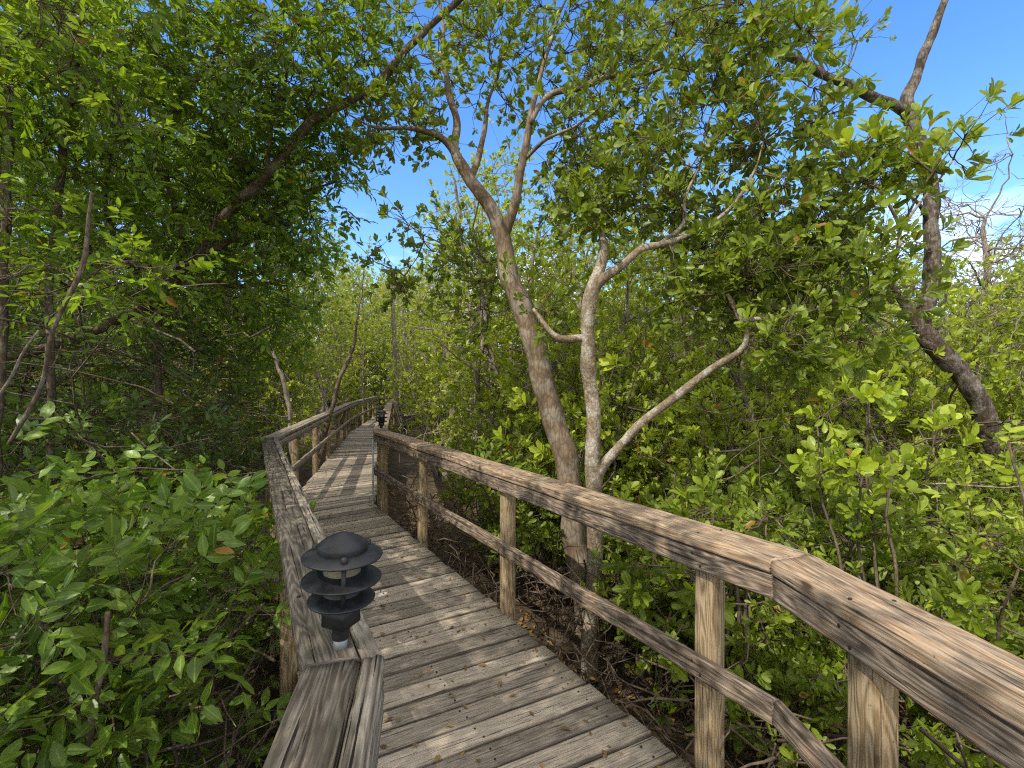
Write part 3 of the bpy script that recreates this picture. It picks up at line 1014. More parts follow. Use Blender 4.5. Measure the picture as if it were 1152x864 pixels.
def make_lamp():
    root = empty('path_lamp')
    mb = MB(); lathe(mb, [(.0001, .0), (.0165, .0), (.0165, .040), (.0001, .040)], 24); mb.build('pipe', M['pvc'], root, True)
    mb = MB(); lathe(mb, [(.0195, .022), (.0205, .024), (.0205, .056), (.019, .060), (.0001, .060)], 24); mb.build('collar', M['lamp'], root, True)
    # square socket housing with bevelled edges
    mb = MB()
    timber(mb, [0, 0, .058], [0, 0, .108], .068, .068, cham=.006, warp=0, up=(0.35, .94, 0), step=1)
    mb.build('housing', M['lamp'], root)
    mb = MB(); lathe(mb, [(.0001, .106), (.047, .106), (.049, .110), (.047, .128), (.044, .132), (.044, .178), (.0001, .179)], 32); mb.build('neck', M['lamp'], root, True)
    mb = MB(); lathe(mb, [(.041, .176), (.043, .18), (.043, .205), (.040, .222)], 32); mb.build('lens', M['lens'], root, True)
    for r, z in ((.0775, .119), (.0915, .168), (.0925, .223)):
        mb = MB(); lathe(mb, disc_prof(r, z, .016, .040), 56); mb.build('louver', M['lamp'], root, True)
    mb = MB()
    lathe(mb, [(.0565, .232), (.0575, .234), (.0575, .247), (.0565, .250), (.052, .2545), (.042, .2610), (.030, .2670), (.018, .2725), (.009, .2765), (.004, .2780), (.0001, .2783)], 56)
    mb.build('cap', M['lamp'], root, True)
    for k in range(3):
        a = R(-68 + 120 * k)
        x, y = .066 * math.cos(a), .066 * math.sin(a)
        mb = MB()
        lathe(mb, [(.0001, .118), (.0055, .118), (.0055, .226), (.0001, .226)], 12, (x, y))
        mb.build('spacer_rod', M['lamp'], root, True)
        mb = MB(); lathe(mb, [(.0001, .228), (.0075, .228), (.0082, .231), (.0078, .240), (.005, .2425), (.0001, .243)], 16, (x * 1.06, y * 1.06))
        mb.build('thumb_nut', M['lamp'], root, True)
    return root


lamp = make_lamp()
lamp_spots = [(-.412, 1.152, 'black tiered path lamp on the near left rail corner, largest of the lamps'),
              (-1.80, 6.60, 'black tiered path lamp on the right rail corner post above the pale conduit'),
              (-4.28, 11.3, 'small black path lamp half way along the far left rail, amid green leaves'),
              (-6.95, 24.3, 'tiny black path lamp at the far end of the left rail')]
for i, (x, y, lab) in enumerate(lamp_spots):
    o = lamp if i == 0 else copy_tree(lamp)
    o.location = (x, y, TOPZ)
    o.rotation_euler = (R(1.5), R(2.0), R(25 * i))
    tag(o, lab, 'lamp', 'path lamps on the rails')

# ------------------------------------------------------------------ hero trees
def px_limb(rows):
    """rows (px, py, Y, r)"""
    return [tuple(at(a, b, c)) + (r,) for a, b, c, r in rows]


def px_blobs(rows):
    out = []
    for cx, cy, Y, rx, ry, rz, n in rows:
        out.append(blob(at(cx, cy, Y), (rx / FPX * Y, rz, ry / FPX * Y), n))
    return np.concatenate(out)


def tree_thing(name, label, cat, limbs, blobs, bark, leaf, leafkw, sides=14, group=None, trunk_n=1, lump=0.05, merge=False, rs=1.0):
    base = np.array(limbs[0][0][:3])
    root = tag(empty(name, tuple(base)), label, cat, group)
    tr, br, tw, lv = MB(), MB(), MB(), MB()
    if merge: tw = tr
    nodes = []
    for i, l in enumerate(limbs):
        l = [tuple(q[:3]) + (q[3] * rs,) for q in l]
        p = limb(tr if i < trunk_n else br, l, sides if i < trunk_n else 10, 0.045, lump)
        nodes.append(p[len(p) // 3 if i < trunk_n else 2:])
    if blobs is not None and len(blobs):
        blobs = np.concatenate([blobs] + [blob(n_[-1][:3], .22, 3) for n_ in nodes[1:]])
    nodes = np.concatenate(nodes)
    if blobs is not None and len(blobs):
        clothe(tw, lv, nodes, blobs, **leafkw)
        lv.build('crown', leaf, root, False, base)
    tr.build('trunk', bark, root, True, base)
    if len(limbs) > trunk_n: br.build('branch', bark, root, True, base)
    if tw.n and not merge: tw.build('twig', M['twig'], root, True, base)
    return root


def foot(px, Y, r, dz=0.15):
    x = (px - 576) / FPX * Y
    return (x, Y, ground_z(x, Y) - dz, r)


MK = dict(size=0.082, style='rosette', kind='simple', per=7, k=8, crad=0.24, spread=(0.45, 1.2))

# 1. the reddish forked tree in the middle
Y1 = 4.5
L1 = [[foot(664, 4.45, .17)] + px_limb([(660, 690, 4.45, .14), (650, 620, 4.46, .128), (636, 520, 4.5, .122), (612, 430, 4.5, .120), (591, 357, 4.55, .113), (572, 302, 4.6, .098), (563, 262, 4.6, .086),
                                       (547, 228, 4.6, .072), (524, 192, 4.6, .062), (512, 170, 4.6, .05), (513, 140, 4.65, .041), (505, 108, 4.7, .033), (500, 55, 4.8, .022), (492, -20, 4.9, .012)]),
      px_limb([(566, 268, 4.6, .06), (572, 250, 4.58, .056), (581, 222, 4.5, .047), (588, 190, 4.45, .041), (594, 150, 4.4, .034), (601, 105, 4.4, .025), (618, 55, 4.4, .016), (640, -10, 4.4, .01)]),
      px_limb([(516, 178, 4.6, .046), (502, 160, 4.55, .037), (482, 149, 4.5, .03), (455, 143, 4.5, .022), (424, 143, 4.4, .014), (395, 130, 4.3, .008)]),
      px_limb([(530, 200, 4.6, .04), (538, 176, 4.65, .034), (544, 152, 4.7, .028), (552, 110, 4.7, .018), (566, 60, 4.7, .01)]),
      px_limb([(596, 140, 4.4, .026), (612, 110, 4.4, .03), (632, 101, 4.4, .031), (655, 97, 4.35, .03), (688, 86, 4.3, .027), (726, 84, 4.3, .02), (770, 60, 4.2, .012), (800, 20, 4.2, .008)]),
      px_limb([(590, 180, 4.45, .02), (612, 160, 4.3, .016), (650, 140, 4.2, .012), (690, 105, 4.1, .008)])]
B1 = px_blobs([(470, 100, 4.7, 60, 55, .7, 26), (555, 95, 4.9, 75, 50, .6, 22), (610, 45, 4.7, 120, 50, .9, 40), (680, 140, 4.6, 85, 60, .8, 44), (720, 70, 4.5, 90, 55, .7, 40),
               (490, 285, 5.3, 75, 55, .7, 34), (525, 340, 5.2, 70, 50, .6, 24), (445, 140, 4.5, 45, 25, .4, 12), (640, 215, 5.0, 70, 45, .6, 26), (520, 10, 4.7, 120, 40, .8, 34), (690, 15, 4.5, 120, 35, .8, 30)])
B1 = B1[rng.random(len(B1)) < .72]
tree_thing('mangrove_tree', 'thick reddish forked tree leaning behind the right railing, widest trunk in the middle', 'tree', L1, B1, M['bark_red'], M['leaf_mangrove'], MK, 18, lump=0.05, rs=.9)

# 2. the pale blotched tree beside it
L2 = [[foot(664, 3.8, .09)] + px_limb([(664, 740, 3.8, .068), (668, 640, 3.8, .061), (669, 560, 3.8, .062), (668, 533, 3.8, .075), (667, 505, 3.8, .058), (664, 430, 3.8, .056), (663, 415, 3.8, .068), (662, 395, 3.8, .056), (663, 350, 3.8, .054), (665, 326, 3.8, .055),
                                      (674, 298, 3.82, .042), (679, 280, 3.85, .036), (675, 258, 3.9, .026), (668, 236, 3.95, .015), (660, 215, 4.0, .007)]),
      px_limb([(664, 333, 3.8, .05), (676, 315, 3.78, .037), (700, 298, 3.72, .03), (722, 279, 3.7, .028), (738, 276, 3.68, .027), (762, 270, 3.66, .024), (792, 258, 3.65, .021), (822, 233, 3.6, .014), (846, 195, 3.5, .009), (856, 160, 3.5, .004)]),
      px_limb([(661, 380, 3.8, .032), (644, 381, 3.78, .031), (628, 381, 3.77, .031), (614, 370, 3.8, .022), (600, 348, 3.9, .012)]),
      px_limb([(668, 545, 3.8, .05), (680, 522, 3.77, .041), (705, 495, 3.72, .036), (740, 462, 3.68, .033), (775, 433, 3.62, .031), (806, 410, 3.58, .028), (832, 395, 3.55, .026), (842, 378, 3.5, .022), (834, 356, 3.45, .02), (820, 330, 3.4, .012)]),
      px_limb([(834, 360, 3.45, .018), (862, 358, 3.4, .016), (892, 354, 3.35, .016), (918, 347, 3.3, .015), (962, 328, 3.25, .014), (992, 310, 3.2, .013), (1010, 285, 3.2, .012), (1012, 258, 3.2, .011), (1002, 234, 3.2, .009), (985, 200, 3.2, .006)]),
      px_limb([(1012, 262, 3.2, .009), (1030, 235, 3.15, .008), (1052, 205, 3.1, .007), (1070, 180, 3.1, .005)]),
      px_limb([(740, 276, 3.68, .018), (765, 255, 3.7, .015), (770, 225, 3.8, .012), (790, 180, 3.8, .009), (800, 120, 3.9, .006)])]
B2 = px_blobs([(770, 200, 4.0, 100, 70, .6, 60), (850, 120, 3.8, 75, 70, .6, 46), (860, 285, 3.6, 95, 55, .5, 60), (930, 215, 3.4, 60, 45, .35, 20), (800, 320, 3.8, 80, 55, .5, 34), (800, 60, 3.9, 85, 45, .6, 30),
               (950, 310, 3.4, 60, 45, .4, 26), (890, 375, 3.4, 85, 40, .4, 30), (985, 180, 3.25, 45, 22, .2, 7), (840, 5, 3.8, 70, 35, .5, 14), (700, 215, 4.0, 45, 40, .5, 14), (668, 232, 3.9, 40, 30, .3, 14), (615, 350, 4.0, 30, 20, .3, 5)])
B2 = B2[rng.random(len(B2)) < .62]
tree_thing('mangrove_tree', 'slender pale blotched tree close behind the right railing, with a low side branch', 'tree', L2, B2, M['bark_white'], M['leaf_mangrove'],
           dict(MK, size=0.092, kind='obovate'), 14, lump=0.06)

# overhanging rosettes of long leaves against the sky
ov = tag(empty('leafy_branch', tuple(at(1012, 262, 3.2))), 'sprig of long upright leaves against the sky in front of the bare forked trunk', 'branch')
tw, lv = MB(), MB()
oc = np.array([at(a, b, 3.05) for a, b in ((1072, 165), (1088, 190), (1048, 190), (985, 150), (950, 160))])
sk = limb(tw, px_limb([(1012, 262, 3.19, .008), (1030, 225, 3.1, .007), (1050, 195, 3.05, .006), (1066, 172, 3.05, .004)]), 6, .05, 0.05)
clothe(tw, lv, sk, oc, size=0.125, style='rosette', kind='obovate', per=2, k=7, crad=0.05, up=2.0, spread=(0.35, 0.95))
tw.build('twig', M['twig'], ov, True, at(1012, 262, 3.2)); lv.build('foliage', M['leaf_bright'], ov, False, at(1012, 262, 3.2))

# 3. the furrowed, half dead tree on the right
L3 = [[foot(1160, 5.7, .2)] + px_limb([(1150, 640, 5.7, .15), (1138, 560, 5.65, .13), (1116, 486, 5.6, .122), (1090, 436, 5.6, .124), (1064, 402, 5.6, .125), (1043, 376, 5.6, .105), (1040, 352, 5.6, .095), (1047, 318, 5.6, .093), (1049, 262, 5.6, .09), (1045, 202, 5.6, .088), (1032, 151, 5.6, .086), (1019, 117, 5.6, .082),
                                      (1029, 90, 5.6, .064), (1037, 66, 5.6, .058), (1048, 42, 5.6, .052), (1062, 0, 5.6, .045), (1080, -60, 5.6, .035), (1085, -120, 5.6, .025)]),
      px_limb([(1022, 128, 5.6, .07), (1003, 117, 5.55, .064), (984, 111, 5.5, .06), (956, 96, 5.45, .06), (925, 82, 5.4, .054), (888, 64, 5.3, .05), (848, 48, 5.2, .045), (800, 22, 5.1, .035), (760, -10, 5.0, .025)]),
      px_limb([(1066, 408, 5.6, .09), (1040, 376, 5.6, .075), (1020, 348, 5.62, .062), (1002, 322, 5.65, .048), (982, 303, 5.7, .034), (964, 284, 5.7, .02), (955, 260, 5.7, .012)]),
      px_limb([(928, 84, 5.4, .022), (922, 68, 5.4, .016), (916, 52, 5.4, .007)]),
      px_limb([(945, 92, 5.4, .02), (952, 78, 5.4, .012), (966, 45, 5.4, .006)]),
      px_limb([(1045, 250, 5.6, .03), (1030, 225, 5.5, .02), (1005, 205, 5.4, .014), (975, 200, 5.4, .008)])]
B3 = px_blobs([(960, 265, 5.7, 45, 30, .4, 12), (985, 205, 5.4, 30, 25, .3, 8), (800, 10, 5.1, 90, 40, .5, 18), (1080, -100, 5.6, 90, 50, .6, 14)])
tree_thing('forked_tree', 'dark furrowed nearly bare tree with a Y fork in the blue sky', 'tree', L3, B3, M['bark_grey'], M['leaf_mangrove'], MK, 16, lump=0.09, rs=.86, merge=True)

# 4. the leaning tree over the left side
L4 = [[foot(168, 4.9, .075)] + px_limb([(172, 560, 4.9, .055), (175, 440, 4.85, .052), (177, 370, 4.8, .056), (184, 330, 4.8, .066), (215, 290, 4.75, .055), (262, 235, 4.7, .055), (300, 195, 4.65, .053), (335, 155, 4.6, .051), (368, 127, 4.55, .048), (410, 103, 4.5, .043), (440, 76, 4.45, .038), (468, 47, 4.4, .034), (515, 0, 4.3, .03), (560, -60, 4.2, .018)]),
      px_limb([(186, 336, 4.8, .055), (150, 352, 4.7, .055), (100, 374, 4.6, .052), (40, 394, 4.5, .05), (-30, 410, 4.4, .045), (-120, 420, 4.3, .03)]),
      px_limb([(190, 322, 4.8, .04), (225, 318, 5.0, .035), (270, 322, 5.2, .03), (320, 316, 5.4, .02)]),
      px_limb([(225, 285, 4.75, .04), (262, 270, 4.9, .034), (300, 240, 5.1, .028), (345, 215, 5.3, .02), (380, 205, 5.5, .01)]),
      px_limb([(180, 345, 4.8, .03), (140, 290, 4.5, .028), (120, 220, 4.3, .022), (130, 140, 4.2, .016), (150, 60, 4.1, .01)]),
      px_limb([(215, 292, 4.7, .032), (195, 230, 4.6, .03), (180, 160, 4.5, .034), (205, 110, 4.5, .03), (236, 72, 4.5, .024), (260, 20, 4.5, .014)]),
      px_limb([(300, 200, 4.65, .025), (305, 150, 4.6, .02), (320, 90, 4.5, .014), (330, 30, 4.4, .01)])]
B4 = px_blobs([(110, 90, 3.9, 130, 75, .9, 70), (255, 110, 4.6, 110, 90, .8, 90), (325, 235, 5.2, 55, 70, .6, 46), (110, 240, 4.1, 120, 80, .8, 70), (255, 330, 5.3, 75, 50, .6, 42), (365, 80, 4.6, 65, 60, .6, 40),
               (245, 215, 4.9, 80, 60, .6, 50), (180, 10, 4.2, 200, 50, 1.0, 70), (400, 20, 4.4, 80, 40, .6, 24), (370, 175, 5.2, 30, 40, .4, 14), (310, 360, 5.6, 40, 40, .4, 18), (20, 60, 3.6, 60, 90, .6, 30), (160, 400, 5.2, 110, 40, .5, 22)])
B4 = B4[[not sun_blocked(p[0], p[1], p[2], p[2], .55) for p in B4]]
tree_thing('leaning_tree', 'dense leafy tree on the left with a thick branch slanting up over the boardwalk', 'tree', L4, B4, M['bark_brown'], M['leaf_left'],
           dict(size=0.088, style='spray', kind='ellipse', per=5, k=9, crad=0.26, up=0.0, wid=1.05), 12, lump=0.06, rs=.85)

# canopy behind and above the viewer's left shoulder (real trees outside the frame that shade the foreground)
def shade_tree(x, y, h, crown, n, label):
    gz = ground_z(x, y) - .15
    l = [[(x, y, gz, .11), (x + .1, y + .1, 1.0, .09), (x + .3, y + .2, h * .55, .07), (x + .2, y + .5, h, .03)],
         [(x + .2, y + .2, 1.6, .05), (x + .7, y + .6, h * .6, .04), (x + 1.2, y + .9, h * .85, .02)],
         [(x + .2, y + .2, 1.3, .05), (x - .7, y + .3, h * .55, .04), (x - 1.2, y + .2, h * .8, .02)]]
    b = np.concatenate([blob(c, r, m) for c, r, m in crown])
    return tree_thing('leaning_tree', label, 'tree', l, b, M['bark_brown'], M['leaf_left'], dict(size=0.1, style='spray', kind='simple', per=5, k=9, crad=0.3, up=0.0, wid=1.05), 10)


shade_tree(-2.6, 0.2, 4.4, [((-2.4, .4, 4.0), (1.3, 1.0, .6), 50), ((-3.7, .3, 3.7), (1.2, 1.0, .7), 50)], 0, 'leafy tree outside the view, behind the left railing')
shade_tree(-2.4, -2.6, 5.0, [((-2.5, -1.4, 4.3), (1.1, 1.1, .6), 70)], 0, 'leafy tree standing behind the viewpoint on the left')

# ------------------------------------------------------------------ saplings and sticks on the left
def stick(name, label, rows, bark, blobs=None, leaf=None, kw=None, cat='stem', sides=8):
    limbs = [rows if abs(rows[0][0]) < 9 and abs(rows[0][2]) < 3 else px_limb(rows)]
    return tree_thing(name, label, cat, limbs, blobs, bark, leaf, kw or {}, sides, lump=0.07, merge=True)


LK = dict(size=0.075, style='spray', kind='ellipse', per=4, k=9, crad=0.16, up=0.1)
stick('sapling', 'dark upright sapling stem at the far left edge', [foot(-14, 3.5, .028), tuple(at(0, 430, 3.5)) + (.028,), tuple(at(4, 340, 3.5)) + (.028,), tuple(at(8, 190, 3.5)) + (.027,), tuple(at(14, 50, 3.5)) + (.022,), tuple(at(18, -40, 3.5)) + (.014,)], M['bark_brown'],
      px_blobs([(30, 60, 2.8, 60, 60, .3, 12), (10, 210, 2.9, 40, 40, .3, 6), (0, -20, 2.7, 80, 40, .3, 10)]), M['leaf_left'], LK, 'sapling')
stick('sapling', 'straight brown sapling stem reaching the top, second from the left edge', [foot(58, 3.8, .028)] + [tuple(at(a, b, 3.8)) + (.027,) for a, b in ((56, 440), (58, 290), (66, 215), (76, 140), (86, 50))] + [tuple(at(92, -40, 3.8)) + (.015,)], M['bark_brown'],
      px_blobs([(110, 110, 3.0, 50, 50, .3, 10), (70, 20, 2.9, 70, 50, .3, 14), (120, 310, 3.0, 70, 40, .3, 14), (60, 330, 3.0, 30, 30, .3, 5)]), M['leaf_left'], LK, 'sapling')
stick('dead_stick', 'broken dead stick leaning at the left with a jagged upper end', [(10, 500, 2.5, .011), (36, 452, 2.5, .011), (60, 380, 2.5, .011), (78, 335, 2.5, .012), (96, 285, 2.5, .012), (103, 218, 2.5, .007)], M['bark_brown'], None, None, None, 'stick', 6)
stick('dead_stick', 'pale straight dead stick slanting low at the left edge', [(-40, 500, 2.3, .008), (0, 440, 2.3, .008), (22, 400, 2.3, .007), (44, 372, 2.3, .005)], M['twig_pale'], None, None, None, 'stick', 6)
stick('dead_stick', 'thick dead stick standing in the lower left undergrowth', [(98, 860, 1.75, .012), (104, 790, 1.75, .012), (112, 740, 1.75, .011), (118, 690, 1.75, .008)], M['bark_brown'], None, None, None, 'stick', 7)
stick('dead_stick', 'pale leaning stick beyond the left rail in the sunlit thicket', [foot(338, 8.6, .05), tuple(at(322, 440, 8.6)) + (.04,), tuple(at(312, 412, 8.6)) + (.035,), tuple(at(303, 385, 8.6)) + (.02,)], M['twig_pale'], None, None, None, 'stick', 8)
stick('dead_stick', 'dark leaning trunk in the thicket above the left rail lamp', [foot(350, 10.5, .06), tuple(at(378, 440, 10.5)) + (.05,), tuple(at(388, 415, 10.5)) + (.045,), tuple(at(398, 385, 10.5)) + (.035,), tuple(at(405, 340, 10.5)) + (.02,), tuple(at(410, 300, 10.5)) + (.01,)], M['bark_brown'], px_blobs([(405, 320, 10.5, 40, 40, .6, 14), (390, 370, 10.5, 30, 25, .5, 6)]), M['leaf_bright'], dict(MK, per=5), 'stick', 8)
stick('dead_stick', 'pale pole of a trunk rising beyond the far bend', [(447, 480, 14.0, .08), (445, 430, 14.0, .07), (443, 370, 14.0, .06), (440, 300, 14.0, .035)], M['twig_pale'], None, None, None, 'stick', 8)
stick('dead_stick', 'thin whitish pole just left of the far bend', [(409, 460, 18, .035), (408, 420, 18, .03), (410, 385, 18, .02)], M['twig_pale'], None, None, None, 'stick', 8)

EXEC_PART2 = True
# ------------------------------------------------------------------ prototypes: background trees, shrubs
def proto_tree(name, bark, leaf, h, spread, nclump, size, seedlean, low=0.28, per=5, kind='simple', crad=.3, stems=1):
    root = empty(name)
    tr, tw, lv = MB(), None, MB()
    tw = tr                        # the twigs grow out of the trunk's own mesh
    nodes = []
    for s_ in range(stems):
        lean = rng.normal(0, seedlean, 2)
        x0, y0 = rng.normal(0, .12 * (stems - 1), 2)
        r = 0.012 * h * rng.uniform(.8, 1.2)
        ctrl = [(x0, y0, -.25, r * 1.25)]
        for q in (0.15, .35, .55, .78, 1.0):
            ctrl.append((x0 + lean[0] * h * q + rng.normal(0, .02 * h), y0 + lean[1] * h * q + rng.normal(0, .02 * h), h * q * .93, r * (1.05 - .85 * q)))
        p = limb(tr, ctrl, 8, .15, .06, .03)
        nodes.append(p[len(p) // 4:])
        for b in range(rng.integers(4, 7)):
            k = rng.integers(int(len(p) * .22), int(len(p) * .8))
            a = rng.uniform(0, 6.28); Lb = spread * rng.uniform(.5, .95)
            st = p[k, :3]
            e = st + np.array([math.cos(a) * Lb, math.sin(a) * Lb, Lb * rng.uniform(.2, 1.1)])
            m_ = (st + e) / 2 + rng.normal(0, .12 * Lb, 3)
            rb = p[k, 3] * .55
            q = limb(tr, [tuple(st) + (rb,), tuple(m_) + (rb * .7,), tuple(e) + (.006,)], 6, .15, .05, .02)
            nodes.append(q[1:])
    nodes = np.concatenate(nodes)
    zc = h * (low + 1) / 2
    pts = blob((0, 0, zc), (spread, spread, h * (1 - low) / 2), int(nclump * 1.6), .25)
    # uneven outline
    ph = rng.uniform(0, 6.28, 3)
    ang = np.arctan2(pts[:, 1], pts[:, 0])
    rr = np.hypot(pts[:, 0], pts[:, 1]) / spread
    lim = .72 + .28 * np.sin(3 * ang + ph[0] + pts[:, 2] * 1.3)
    pts = pts[rr < lim][:nclump]
    clothe(tw, lv, nodes, pts, size=size, style='rosette', kind=kind, per=per, k=8, crad=crad, rmax=.02)
    tr.build('trunk', bark, root, True)
    lv.build('crown', leaf, root)
    return root


def proto_shrub(name, leaf, h, spread, nclump, size, style, kind, stems, crad=.14, per=5, low=.2, wid=1.0, k=8, twm=None, up=.6):
    root = empty(name)
    tr, lv = MB(), MB()
    nodes = []
    for s_ in range(stems):
        a = rng.uniform(0, 6.28); lean = rng.uniform(.1, .9) * spread
        x0, y0 = rng.normal(0, .07, 2)
        ctrl = [(x0, y0, -.2, .013), (x0 + .3 * lean * math.cos(a), y0 + .3 * lean * math.sin(a), h * .4, .011), (x0 + lean * math.cos(a), y0 + lean * math.sin(a), h * rng.uniform(.7, .95), .005)]
        p = limb(tr, ctrl, 6, .1, .07, .02)
        nodes.append(p[len(p) // 4:])
    pts = blob((0, 0, h * (low + 1) / 2), (spread, spread, h * (1 - low) / 2), nclump, .2)
    clothe(tr, lv, np.concatenate(nodes), pts, size=size, style=style, kind=kind, per=per, k=k, crad=crad, rmax=.008, up=up, wid=wid)
    tr.build('stem', twm or M['twig'], root, True)
    lv.build('foliage', leaf, root)
    return root


def place(protos, spots, labels, cat, group):
    """copies of the prototypes at spots (x, y, scale); the first use of each moves the prototype itself"""
    for i, (x, y, s) in enumerate(spots):
        src = protos[i % len(protos)]
        if src.get('used'):
            o = copy_tree(src)
            if 'used' in o: del o['used']
        else:
            o = src; src['used'] = 1
        o.location = (x, y, ground_z(x, y))
        o.rotation_euler = (rng.normal(0, .05), rng.normal(0, .05), rng.uniform(0, 6.28))
        o.scale = (s * rng.uniform(.9, 1.1),) * 2 + (s * rng.uniform(.9, 1.1),)
        tag(o, labels(x, y) if callable(labels) else labels, cat, group)
    for p in protos:
        if 'used' in p: del p['used']


def scatter(n, xr, yr, gap, clear, fov=True, extra=None, tries=60):
    pts = []
    for _ in range(n * tries):
        if len(pts) >= n: break
        x, y = rng.uniform(*xr), rng.uniform(*yr)
        if walk_dist(x, y) < clear: continue
        if fov and not (abs(x) < 1.12 * y + 1.5): continue
        if extra and not extra(x, y): continue
        if any((x - a) ** 2 + (y - b) ** 2 < gap * gap for a, b, _ in pts): continue
        pts.append((x, y, rng.uniform(.82, 1.2)))
    return pts


def zone(x, y):
    u = 576 + x / y * FPX
    if u < 300: return 'left'
    if u < 560: return 'mid'
    if u < 860: return 'behind'
    return 'right'


# distant wood: tall sunlit trees
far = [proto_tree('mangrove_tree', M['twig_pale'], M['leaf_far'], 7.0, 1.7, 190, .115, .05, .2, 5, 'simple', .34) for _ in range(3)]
far_labels = {'left': 'tall sunlit tree in the distant wood at left, beyond the railing', 'mid': 'tall pale green tree in the distant wood about the far bend of the boardwalk',
              'behind': 'tall pale green tree in the distant wood behind the forked trunk', 'right': 'tall sunlit tree in the distant wood below the open sky at right'}
fs = scatter(110, (-30, 34), (13, 40), 1.75, 1.75) + [(-8.6, 33, 1.25), (-6.5, 35.5, 1.3), (-10.5, 31, 1.2), (-4.8, 20.5, 1.1), (-3.2, 17.5, 1.05), (-7.9, 19.5, 1.15), (-7.2, 15.5, 1.1), (-8.9, 27.5, 1.3), (-10.2, 29.5, 1.4), (-7.9, 31.0, 1.35), (-9.3, 34.5, 1.4), (-7.6, 34.0, 1.4), (-5.6, 36.5, 1.4), (-11.8, 33.0, 1.4), (-10.2, 25.5, 1.2), (-9.0, 23.0, 1.1), (-4.0, 24.0, 1.2), (-3.6, 21.5, 1.1)]
def far_ok(x, y): return True
place(far, [(x, y, s * (.86 if zone(x, y) in ('right',) else 1.0)) for x, y, s in fs], lambda x, y: far_labels[zone(x, y)], 'tree', 'trees of the distant wood')

# tall broad trees closing the left
ltree = [proto_tree('leafy_tree', M['bark_brown'], M['leaf_left'], 6.6, 1.6, 200, .105, .06, .3, 6, 'simple', .3) for _ in range(2)]
lt = [q for q in [(-4.6, 4.4, .95), (-6.2, 5.6, 1.2), (-7.6, 7.4, 1.35), (-5.6, 8.3, 1.2), (-6.6, 10.5, 1.35), (-4.9, 2.9, 1.0), (-8.6, 9.6, 1.35), (-9.5, 6.6, 1.3), (-7.4, 12.6, 1.4), (-6.8, 3.9, 1.15), (-10.5, 11.5, 1.4), (-12, 9.0, 1.4), (-9.4, 13.6, 1.4), (-8.4, 5.2, 1.25), (-6.0, 7.0, 1.25)] if not sun_blocked(q[0], q[1], 2.0, 7.5, .9)]
place(ltree, lt, 'tall dense tree closing the left of the view behind the slanting branch', 'tree', 'tall leafy trees on the left')

# middle thicket
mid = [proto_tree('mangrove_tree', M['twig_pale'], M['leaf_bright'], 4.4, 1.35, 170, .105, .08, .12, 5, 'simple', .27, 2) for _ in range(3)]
mid_labels = {'left': 'bushy green mangrove in the shaded thicket left of the boardwalk', 'mid': 'bushy mangrove in the sunlit thicket where the boardwalk narrows away',
              'behind': 'bushy mangrove in the thicket behind the two near trunks', 'right': 'bushy sunlit mangrove in the thicket at right below the open sky'}
ms = scatter(46, (-13, 14), (6.2, 13.5), 1.45, 1.9, True, lambda x, y: not sun_blocked(x, y, 1.0, 4.2, 1.1))
place(mid, ms, lambda x, y: mid_labels[zone(x, y)], 'tree', 'bushy mangroves of the thicket')

# low growth below the distant crowns, closing the view under them
us = scatter(70, (-24, 24), (12, 34), 1.7, 1.7) + [(-8.4, 26.6, .8), (-9.6, 28.0, .8), (-8.2, 29.5, .9), (-7.3, 32.2, .9), (-9.1, 31.0, .9), (-10.6, 31.5, .9), (-6.2, 34.5, .9), (-11.2, 28.3, .9), (-8.5, 36, 1.0)]
ulab_label = {'left': 'low bush under the distant trees at left beyond the railing', 'mid': 'low bush under the distant trees about the far bend of the boardwalk',
              'behind': 'low bush under the distant trees behind the reddish trunk', 'right': 'low bush under the distant trees at right below the sky'}
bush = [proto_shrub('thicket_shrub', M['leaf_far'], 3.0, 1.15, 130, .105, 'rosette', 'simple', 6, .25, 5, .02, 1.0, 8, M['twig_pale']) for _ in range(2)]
place(bush, [(x, y, s * .9) for x, y, s in us], lambda x, y: ulab_label[zone(x, y)], 'shrub', 'low growth of the distant wood')

# slender pale trunks seen through the foliage
for px, Y, r, top, lab in ((762, 7.0, .055, 270, 'thin pale trunk through the foliage right of the blotched tree'), (540, 7.5, .045, 300, 'thin grey trunk in the thicket left of the reddish trunk'),
                           (600, 6.6, .05, 330, 'thin crooked grey trunk just behind the reddish trunk'), (725, 9.0, .05, 300, 'slim pale trunk deep in the thicket beyond the blotched tree')):
    x = (px - 576) / FPX * Y
    rows = [foot(px, Y, r * 1.2)] + [tuple(at(px + dx, py, Y)) + (rr_,) for dx, py, rr_ in ((4, 520, r), (-4, 430, r * .95), (6, 370, r * .85), (-2, top, r * .6), (3, top - 70, r * .3))]
    b = blob(at(px, top - 20, Y), (.7, .6, .6), 22)
    tree_thing('slender_tree', lab, 'tree', [rows], b, M['twig_pale'], M['leaf_bright'], dict(MK, per=5), 8, lump=.06, merge=True)

# low mangrove bushes under and behind the right rail
# tall lacy trees right behind the near ones
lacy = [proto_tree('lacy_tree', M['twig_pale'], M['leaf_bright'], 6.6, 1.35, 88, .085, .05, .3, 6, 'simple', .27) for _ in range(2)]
place(lacy, [(-.3, 8.1, .95), (.9, 7.3, .98), (2.6, 6.9, .92), (-.3, 9.6, 1.08), (1.9, 9.2, 1.0), (4.0, 8.4, .8), (3.2, 10.6, .95), (-1.6, 11.4, 1.1)],
      'tall lacy light green tree rising behind the reddish and blotched trunks', 'tree', 'tall lacy trees behind the near trunks')

